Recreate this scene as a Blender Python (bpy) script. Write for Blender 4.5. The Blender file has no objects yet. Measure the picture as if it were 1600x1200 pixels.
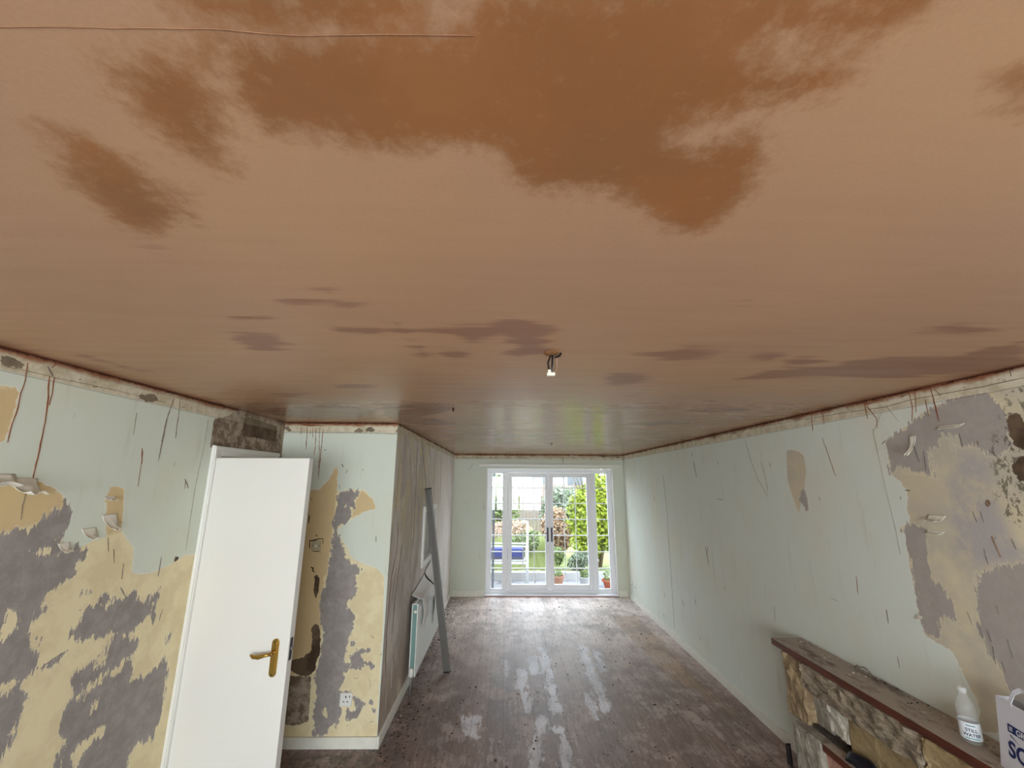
import bpy, bmesh, math, random
import numpy as np
from mathutils import Vector, Matrix, Euler
random.seed(7)
S = bpy.context.scene
COL = S.collection
PI = math.pi

# ------------------------------------------------------------------ camera, world, light, exposure
EYE = Vector((0.0, 0.0, 1.917))
FWD = Vector((0.01418, 0.97448, 0.22402)); RGT = Vector((0.99986, -0.01580, 0.00544)); UPV = RGT.cross(FWD)
cam_d = bpy.data.cameras.new('camera'); cam = bpy.data.objects.new('camera', cam_d); COL.objects.link(cam)
cam_d.sensor_fit = 'HORIZONTAL'; cam_d.sensor_width = 36.0; cam_d.lens = 662.5 / 1600 * 36.0
cam_d.clip_start = 0.02; cam_d.clip_end = 200
m3 = Matrix((RGT, UPV, -FWD)).transposed()
cam.matrix_world = Matrix.Translation(EYE) @ m3.to_4x4()
S.camera = cam
S.view_settings.view_transform = 'Standard'; S.view_settings.look = 'None'
S.view_settings.gamma = 1.0; S.view_settings.use_curve_mapping = False
S.view_settings.exposure = EXPO = 0.12
S.cycles.use_denoising = True
S.cycles.max_bounces = 10; S.cycles.diffuse_bounces = 6; S.cycles.transparent_max_bounces = 16
S.cycles.sample_clamp_indirect = 6.0

wd = bpy.data.worlds.new('overcast_sky'); S.world = wd; wd.use_nodes = True
nt = wd.node_tree; bgn = nt.nodes['Background']
tc = nt.nodes.new('ShaderNodeTexCoord'); sp = nt.nodes.new('ShaderNodeSeparateXYZ'); rp = nt.nodes.new('ShaderNodeValToRGB')
nt.links.new(tc.outputs['Generated'], sp.inputs[0]); nt.links.new(sp.outputs['Z'], rp.inputs[0])
rp.color_ramp.elements[0].position = 0.0; rp.color_ramp.elements[0].color = (0.86, 0.91, 0.95, 1)
rp.color_ramp.elements[1].position = 0.8; rp.color_ramp.elements[1].color = (0.72, 0.84, 1.0, 1)
nt.links.new(rp.outputs[0], bgn.inputs['Color']); bgn.inputs['Strength'].default_value = 8.0

def area_light(name, loc, rot, sx, sy, power, color=(1, 1, 1), portal=False):
    l = bpy.data.lights.new(name, 'AREA'); l.shape = 'RECTANGLE'; l.size = sx; l.size_y = sy
    l.energy = power; l.color = color
    if portal: l.cycles.is_portal = True
    o = bpy.data.objects.new(name, l); COL.objects.link(o); o.location = loc; o.rotation_euler = rot
    return o
# soft daylight entering through the wide bay window behind the camera, and through the french doors
area_light('bay_window_daylight', (0.1, -2.62, 1.42), (PI / 2 - .38, 0, 0), 3.0, 1.5, 175, (0.93, 0.97, 1.0))
area_light('french_door_portal', (0.81, 8.0, 1.08), (-PI / 2, 0, 0), 2.25, 2.1, 1, portal=True)
sun = bpy.data.lights.new('hazy_sun', 'SUN'); sun.energy = 1.5; sun.angle = 0.35; sun.color = (1, .97, .9)
so = bpy.data.objects.new('hazy_sun', sun); COL.objects.link(so); so.rotation_euler = (math.radians(38), 0, math.radians(150))

# ------------------------------------------------------------------ traced outlines of peeled areas and stains, in metres on each surface
D={'CE':[[(-0.343,0.401),(-0.347,0.456),(-0.35,0.521),(-0.294,0.511),(-0.249,0.51),(-0.206,0.518),(-0.162,0.523),(-0.096,0.518),(-0.05,0.515),(-0.004,0.528),(0.011,0.56),(0.022,0.595),(0.061,0.617),(0.116,0.626),(0.182,0.63),(0.232,0.649),(0.286,0.671),(0.312,0.709),(0.339,0.731),(0.379,0.722),(0.397,0.697),(0.398,0.668),(0.409,0.641),(0.402,0.609),(0.387,0.568),(0.374,0.528),(0.345,0.509),(0.305,0.54),(0.252,0.529),(0.231,0.511),(0.238,0.494),(0.255,0.472),(0.285,0.462),(0.321,0.451),(0.357,0.441),(0.399,0.431),(0.41,0.413),(0.372,0.404),(0.331,0.401),(0.294,0.404),(0.272,0.392),(0.269,0.367),(0.281,0.356),(0.355,0.362),(0.39,0.361),(0.423,0.359),(0.42,0.341),(0.438,0.331),(0.431,0.311),(-0.325,0.326),(-0.335,0.343),(-0.323,0.356),(-0.307,0.367),(-0.278,0.371),(-0.314,0.383),(-0.331,0.393)],[(-0.477,0.419),(-0.453,0.409),(-0.403,0.408),(-0.388,0.412),(-0.389,0.434),(-0.38,0.456),(-0.393,0.491),(-0.408,0.519),(-0.444,0.581),(-0.458,0.567),(-0.49,0.558),(-0.493,0.527),(-0.491,0.499),(-0.496,0.473),(-0.492,0.445)],[(-0.644,0.524),(-0.618,0.535),(-0.603,0.56),(-0.592,0.594),(-0.604,0.64),(-0.577,0.647),(-0.567,0.655),(-0.618,0.679),(-0.601,0.711),(-0.602,0.725),(-0.661,0.743),(-0.71,0.765),(-0.732,0.761),(-0.737,0.724),(-0.727,0.668),(-0.733,0.635),(-0.701,0.596),(-0.657,0.561)],[(0.607,0.409),(0.642,0.396),(0.702,0.443),(0.636,0.431)],[(0.282,0.522),(0.322,0.517),(0.352,0.529),(0.35,0.552),(0.303,0.547)]],'CES':[[(-0.811,0.839),(-0.755,0.82),(-0.718,0.842),(-0.757,0.87),(-0.799,0.858)],[(-0.842,1.213),(-0.713,1.205),(-0.716,1.235),(-0.839,1.255)],[(-0.934,1.369),(-0.868,1.354),(-0.788,1.383),(-0.774,1.465),(-0.872,1.544),(-0.934,1.57),(-0.972,1.531),(-0.961,1.436)],[(-0.596,1.083),(-0.494,1.08),(-0.501,1.097),(-0.604,1.1)],[(-0.475,1.055),(-0.469,1.105),(-0.412,1.129),(-0.449,1.187),(-0.477,1.159)],[(-0.351,1.262),(-0.324,1.35),(-0.313,1.582),(-0.335,1.635),(-0.346,1.451),(-0.356,1.351)],[(-0.296,1.318),(-0.189,1.297),(-0.064,1.282),(-0.003,1.214),(0.076,1.233),(0.147,1.305),(0.126,1.401),(0.169,1.55),(0.049,1.64),(-0.003,1.597),(0.032,1.476),(-0.014,1.353),(-0.117,1.444),(-0.197,1.359)],[(-0.248,1.563),(-0.172,1.536),(-0.144,1.647),(-0.226,1.677)],[(-0.906,2.138),(-0.801,2.119),(-0.681,2.174),(-0.794,2.241),(-0.898,2.246)],[(-1.382,2.315),(-1.311,2.382),(-1.144,2.411),(-1.294,2.493)],[(-0.798,2.752),(-0.523,2.625),(-0.347,2.661),(-0.356,2.908),(-0.611,3.217),(-0.804,3.669),(-0.923,3.594),(-0.913,3.168)],[(-0.746,3.394),(-0.553,3.314),(-0.423,3.732),(-0.745,3.795)],[(0.454,1.949),(0.507,1.861),(0.645,1.88),(0.701,1.914),(0.668,2.048),(0.555,2.11)],[(0.492,1.564),(0.591,1.495),(0.673,1.462),(0.791,1.513),(0.855,1.543),(0.756,1.598),(0.67,1.637)],[(0.945,1.548),(1.046,1.512),(1.085,1.535),(1.053,1.624),(0.992,1.608)],[(1.139,1.698),(1.15,1.576),(1.294,1.616),(1.271,1.713),(1.198,1.726)],[(1.113,1.949),(1.149,1.781),(1.378,1.709),(1.408,1.612),(1.527,1.572),(1.755,1.547),(1.791,1.369),(2.269,1.762),(2.029,1.805),(1.823,1.897),(1.381,1.914)],[(1.294,1.27),(1.387,1.2),(1.624,1.248),(1.493,1.3)],[(0.612,1.057),(0.665,1.044),(0.644,1.069)],[(-1.701,1.664),(-1.656,1.756),(-1.628,1.905),(-1.742,1.886)],[(-1.803,2.979),(-1.475,2.858),(-1.128,2.744),(-0.893,2.934),(-1.189,3.418),(-1.504,3.435),(-1.73,3.274)],[(0.622,2.373),(0.75,2.313),(0.753,2.443)],[(1.175,2.834),(1.425,2.721),(1.688,2.81),(1.409,2.961)],[(0.977,3.568),(1.295,3.394),(1.547,3.495),(1.302,3.72)],[(-0.563,1.309),(-0.417,1.304),(-0.441,1.386),(-0.544,1.369)],[(-0.24,4.57),(0.067,4.424),(0.416,4.591),(0.074,4.822)]],'CEH':[[(-0.099,0.322),(-0.039,0.32),(-0.04,0.356),(-0.048,0.368),(-0.075,0.375),(-0.102,0.367),(-0.106,0.351)],[(-0.308,0.368),(-0.245,0.374),(-0.167,0.374),(-0.11,0.371),(-0.041,0.374),(-0.043,0.385),(-0.113,0.385),(-0.169,0.381),(-0.248,0.381),(-0.321,0.384)],[(0.221,0.361),(0.221,0.352),(0.229,0.351),(0.239,0.361),(0.24,0.371),(0.233,0.374)]],'LC':[[(1.549,1.89),(1.665,1.889),(1.761,1.9),(1.799,1.907),(1.865,1.873),(1.913,1.838),(1.947,1.791),(1.945,1.738),(1.93,1.7),(1.954,1.645),(2.009,1.611),(2.063,1.631),(2.105,1.647),(2.152,1.653),(2.139,1.721),(2.114,1.824),(2.12,1.883),(2.146,1.889),(2.198,1.867),(2.224,1.759),(2.235,1.667),(2.284,1.616),(2.322,1.58),(2.345,1.454),(2.425,1.432),(2.51,1.428),(2.595,1.449),(2.709,1.485),(2.798,1.471),(2.839,0.155),(1.808,0.798)],[(1.503,2.238),(1.578,2.255),(1.641,2.257),(1.655,2.153),(1.636,2.053),(1.552,2.034)]],'LG':[[(1.578,1.749),(1.703,1.727),(1.742,1.713),(1.803,1.731),(1.864,1.772),(1.921,1.807),(1.952,1.783),(1.963,1.737),(1.94,1.701),(1.939,1.658),(1.954,1.618),(1.999,1.623),(2.042,1.645),(2.066,1.596),(2.032,1.535),(2.045,1.505),(1.997,1.488),(1.956,1.476),(1.919,1.454),(1.921,1.403),(1.96,1.391),(1.901,1.36),(1.895,1.323),(1.929,1.264),(1.953,1.227),(1.951,1.169),(1.924,1.143),(1.9,1.125),(1.953,1.079),(1.959,1.035),(1.947,1.003),(1.92,0.963),(1.935,0.937),(1.919,0.893),(1.908,0.865),(1.772,0.932)],[(2.073,1.241),(2.071,1.273),(2.106,1.3),(2.099,1.356),(2.149,1.354),(2.238,1.319),(2.289,1.341),(2.347,1.351),(2.393,1.359),(2.43,1.306),(2.519,1.257),(2.54,1.206),(2.489,1.201),(2.422,1.17),(2.378,1.16),(2.312,1.187),(2.239,1.198),(2.132,1.216)],[(2.491,1.265),(2.488,1.311),(2.559,1.314),(2.57,1.345),(2.566,1.285),(2.525,1.269),(2.549,1.17),(2.526,1.19)],[(2.287,1.171),(2.313,1.183),(2.383,1.14),(2.452,1.111),(2.478,1.072),(2.434,1.056),(2.409,1.029),(2.47,0.97),(2.466,0.924),(2.526,0.909),(2.584,0.914),(2.649,0.941),(2.684,0.968),(2.734,0.842),(2.726,0.701),(2.726,0.624),(2.688,0.554),(2.597,0.576),(2.537,0.561),(2.536,0.437),(2.137,0.671),(2.142,0.764),(2.162,0.822),(2.118,0.864),(2.133,0.966),(2.153,0.977),(2.138,1.066),(2.187,1.089),(2.228,1.107),(2.253,1.115),(2.232,1.061),(2.285,1.064),(2.275,1.135)],[(1.979,1.159),(2.026,1.18),(2.074,1.189),(2.057,1.164),(2.022,1.152)],[(2.668,1.02),(2.677,1.078),(2.697,1.058),(2.687,1.021)],[(2.084,1.42),(2.106,1.429),(2.12,1.411),(2.101,1.408)],[(2.175,1.368),(2.201,1.386),(2.264,1.357),(2.26,1.342),(2.203,1.351)],[(1.928,1.288),(1.947,1.292),(1.955,1.26),(1.938,1.265)]],'LGH':[[(1.828,1.428),(1.859,1.381),(1.857,1.344),(1.822,1.336),(1.791,1.319),(1.782,1.358),(1.81,1.386),(1.797,1.422)],[(2.179,0.971),(2.22,1.007),(2.235,0.995),(2.213,0.957)],[(2.26,0.867),(2.282,0.91),(2.301,0.896),(2.276,0.85)],[(2.194,0.736),(2.267,0.758),(2.318,0.785),(2.336,0.749),(2.275,0.723),(2.243,0.679)],[(2.329,0.769),(2.363,0.769),(2.361,0.737)],[(1.84,1.15),(1.893,1.155),(1.916,1.136),(1.88,1.133),(1.846,1.125)],[(1.852,1.629),(1.876,1.632),(1.895,1.62),(1.87,1.614)],[(2.309,1.021),(2.426,1.023),(2.349,0.971)],[(2.25,0.989),(2.289,1.017),(2.291,0.983)]],'LT':[[(1.539,1.933),(1.787,1.938),(1.943,1.804),(1.947,1.698),(1.832,1.748),(1.706,1.713),(1.585,1.738)],[(2.097,1.898),(2.194,1.883),(2.253,1.665),(2.156,1.652)],[(1.501,2.245),(1.646,2.257),(1.655,2.153),(1.637,2.048),(1.554,2.023)]],'LB':[[(2.768,2.119),(2.761,2.3),(2.844,2.325),(3.047,2.425),(3.928,2.438),(4.014,2.093),(2.874,2.123)]],'LD':[[(3.079,2.388),(3.127,2.386),(3.142,2.227),(3.08,2.23)],[(3.223,2.366),(3.543,2.348),(3.533,2.226),(3.135,2.227),(3.116,2.365)],[(1.55,2.371),(1.591,2.376),(1.636,2.353),(1.64,2.339),(1.559,2.332)],[(2.619,1.48),(2.651,1.485),(2.67,1.463),(2.631,1.455)],[(2.148,2.336),(2.262,2.367),(2.314,2.331),(2.225,2.314)]],'FC':[[(-1.644,1.839),(-1.542,1.845),(-1.47,1.929),(-1.423,2.032),(-1.407,2.009),(-1.398,1.84),(-1.368,1.818),(-1.335,1.84),(-1.198,1.847),(-1.151,1.83),(-1.101,1.775),(-1.06,1.697),(-1.16,1.664),(-1.246,1.609),(-1.331,1.555),(-1.356,1.522),(-1.333,1.458),(-1.271,1.395),(-1.236,1.311),(-1.172,1.28),(-1.059,1.249),(-1.001,1.218),(-0.965,1.177),(-0.958,1.176),(-0.948,0.95),(-0.944,0.731),(-0.935,0.071),(-1.678,0.073),(-1.821,1.174),(-1.657,1.175),(-1.638,1.489)]],'FG':[[(-1.396,1.818),(-1.358,1.84),(-1.198,1.844),(-1.216,1.785),(-1.237,1.763),(-1.219,1.691),(-1.241,1.686),(-1.271,1.696),(-1.252,1.62),(-1.299,1.576),(-1.359,1.549),(-1.354,1.501),(-1.332,1.447),(-1.283,1.395),(-1.265,1.321),(-1.204,1.259),(-1.135,1.228),(-1.147,1.176),(-1.167,1.176),(-1.181,1.062),(-1.228,0.972),(-1.212,0.928),(-1.149,0.895),(-1.148,0.818),(-1.172,0.753),(-1.207,0.677),(-1.225,0.56),(-1.235,0.476),(-1.216,0.394),(-1.202,0.312),(-1.204,0.211),(-1.254,0.141),(-1.293,0.07),(-1.412,0.07),(-1.422,0.211),(-1.413,0.394),(-1.415,0.518),(-1.414,0.677),(-1.431,0.95),(-1.43,1.175),(-1.41,1.176),(-1.404,1.384),(-1.397,1.652)],[(-1.158,0.529),(-1.158,0.592),(-1.115,0.64),(-1.034,0.666),(-1.014,0.645),(-1.042,0.624),(-1.09,0.629),(-1.106,0.608),(-1.062,0.571),(-1.014,0.571),(-0.993,0.529),(-1.035,0.529),(-1.059,0.544),(-1.092,0.518),(-1.128,0.518)],[(-1.237,0.56),(-1.177,0.55),(-1.181,0.52),(-1.233,0.513)],[(-1.134,0.332),(-1.099,0.322),(-1.063,0.311),(-1.009,0.291),(-1.07,0.251),(-1.12,0.301)],[(-1.172,0.241),(-1.125,0.23),(-1.069,0.24),(-1.078,0.215),(-1.143,0.17),(-1.168,0.19)],[(-0.991,0.301),(-0.962,0.281),(-0.957,0.205),(-0.976,0.23)],[(-0.975,0.672),(-0.956,0.656),(-0.954,0.624),(-0.971,0.624)],[(-1.186,0.709),(-1.154,0.711),(-1.172,0.682)],[(-1.218,0.363),(-1.173,0.378),(-1.137,0.361),(-1.205,0.342)]],'FGH':[[(-1.346,0.251),(-1.329,0.256),(-1.319,0.211),(-1.335,0.206)],[(-1.324,1.718),(-1.313,1.724),(-1.308,1.696),(-1.318,1.696)]],'FT':[[(-1.679,1.844),(-1.542,1.845),(-1.47,1.929),(-1.423,2.032),(-1.403,2.009),(-1.398,1.84),(-1.397,1.652),(-1.404,1.384),(-1.41,1.176),(-1.43,1.175),(-1.431,0.95),(-1.414,0.677),(-1.467,0.624),(-1.742,0.56),(-1.821,1.174),(-1.657,1.175),(-1.638,1.489)],[(-1.226,1.774),(-1.198,1.847),(-1.101,1.775),(-1.06,1.697),(-1.16,1.664),(-1.252,1.62),(-1.253,1.685)]],'FB':[[(-1.631,0.472),(-1.461,0.461),(-1.447,0.312),(-1.446,0.171),(-1.517,0.146),(-1.711,0.152),(-1.73,0.472)]],'FD':[[(-1.464,0.834),(-1.434,0.807),(-1.412,0.709),(-1.408,0.624),(-1.431,0.56),(-1.422,0.508),(-1.497,0.466),(-1.581,0.487),(-1.631,0.518),(-1.626,0.576),(-1.534,0.592),(-1.481,0.645),(-1.477,0.709),(-1.489,0.796)],[(-1.511,1.186),(-1.466,1.164),(-1.462,1.073),(-1.484,1.016),(-1.505,1.05)],[(-1.298,2.325),(-1.265,2.355),(-1.216,2.337),(-1.238,2.319)],[(-1.206,2.361),(-1.159,2.371),(-1.121,2.338),(-1.144,2.32),(-1.197,2.326)],[(-1.903,2.356),(-1.87,2.374),(-1.832,2.327),(-1.864,2.323)],[(-0.938,2.345),(-0.915,2.352),(-0.901,2.322),(-0.942,2.322)]],'RC':[[(2.377,2.155),(2.269,2.199),(2.175,2.248),(2.121,2.278),(2.012,2.31),(1.875,2.332),(1.828,2.328),(1.759,2.333),(1.564,2.329),(1.864,0.982),(2.172,0.829),(2.158,0.948),(2.185,1.017),(2.214,1.09),(2.242,1.141),(2.269,1.144),(2.359,1.166),(2.373,1.243),(2.37,1.437),(2.364,1.653),(2.403,1.667),(2.38,1.696),(2.316,1.717),(2.325,1.789),(2.3,1.865),(2.329,1.924),(2.386,1.971)],[(3.239,2.159),(3.156,2.162),(3.068,2.119),(3.054,2.019),(3.101,1.876),(3.163,1.767),(3.209,1.683),(3.228,1.763),(3.251,1.855),(3.276,1.949)],[(3.12,1.876),(3.082,1.806),(3.087,1.722),(3.132,1.759),(3.155,1.803)]],'RG':[[(2.377,2.155),(2.269,2.199),(2.16,2.246),(2.012,2.31),(1.828,2.328),(1.774,2.266),(1.767,2.202),(1.788,2.081),(1.847,2.036),(1.928,2.093),(2.0,2.058),(2.005,2.154),(2.059,2.16),(2.138,2.067),(2.15,1.946),(2.233,1.983),(2.313,2.001),(2.381,1.971)],[(2.403,1.667),(2.362,1.698),(2.261,1.714),(2.243,1.626),(2.249,1.461),(2.209,1.417),(2.183,1.347),(2.175,1.293),(2.239,1.281),(2.278,1.166),(2.351,1.169),(2.373,1.243),(2.37,1.437),(2.364,1.653)],[(3.12,1.876),(3.082,1.806),(3.087,1.722),(3.132,1.759),(3.155,1.803)],[(1.905,1.578),(1.719,1.632),(1.864,0.982),(1.986,1.025),(2.078,1.256),(2.058,1.452),(2.004,1.536)]],'RT':[[(3.239,2.159),(3.156,2.162),(3.068,2.119),(3.054,2.019),(3.101,1.876),(3.163,1.767),(3.209,1.683),(3.228,1.763),(3.251,1.855),(3.276,1.949)],[(2.354,1.971),(2.164,1.946),(2.106,1.884),(2.122,1.747),(2.235,1.696),(2.325,1.716),(2.329,1.849)]],'RD':[[(1.767,2.202),(1.724,2.207),(1.71,2.133),(1.73,2.041),(1.773,2.08)],[(1.804,1.985),(1.763,2.031),(1.683,2.038),(1.711,1.914),(1.785,1.931)],[(1.941,1.69),(1.932,1.655),(1.922,1.609),(1.935,1.613)],[(1.934,1.85),(1.918,1.844),(1.918,1.819),(1.934,1.825)]],'RM':[[(1.864,2.062),(1.758,2.263),(1.76,2.327),(1.564,2.329),(1.719,1.632),(1.814,1.716),(1.885,1.767),(1.877,1.901)]],'RB':[[(2.013,2.059),(1.928,2.093),(1.861,2.024),(1.88,1.888),(1.841,1.679),(1.724,1.61),(2.029,1.531),(2.136,1.562),(2.122,1.747),(2.1,1.911)]],'FLW':[[(0.132,5.018),(0.24,4.954),(0.223,4.605),(0.168,4.501),(0.122,4.606)],[(0.429,5.601),(0.503,5.56),(0.495,4.552),(0.509,4.13),(0.424,4.13),(0.42,4.552)],[(0.898,5.684),(0.979,5.601),(0.939,4.214),(0.851,4.128),(0.857,4.604)],[(1.041,5.52),(1.102,5.441),(1.065,4.952),(0.996,4.89)],[(0.275,4.089),(0.379,4.089),(0.308,3.822),(0.25,3.736)],[(0.402,3.931),(0.508,3.931),(0.495,3.839),(0.402,3.839)],[(0.749,4.499),(0.794,4.474),(0.801,4.215),(0.766,4.046),(0.747,4.171)],[(0.225,3.822),(0.276,3.687),(0.248,3.338),(0.169,3.338)],[(0.452,3.821),(0.493,3.685),(0.478,3.337),(0.407,3.337)],[(0.007,5.22),(0.05,5.22),(0.061,4.832),(0.021,4.832)],[(0.271,5.292),(0.38,5.365),(0.372,4.891),(0.276,4.861)],[(0.181,4.501),(0.242,4.501),(0.233,4.131),(0.188,4.131)],[(-0.334,4.092),(-0.201,4.091),(-0.203,3.79),(-0.288,3.825)]],'FLO':[[(1.538,6.825),(1.968,6.826),(1.974,5.441),(1.951,4.711),(1.98,4.124),(1.913,4.041),(1.804,4.496),(1.68,4.828),(1.613,5.771)],[(1.88,4.445),(1.979,4.255),(1.956,4.167),(1.862,4.255)]]}
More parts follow.
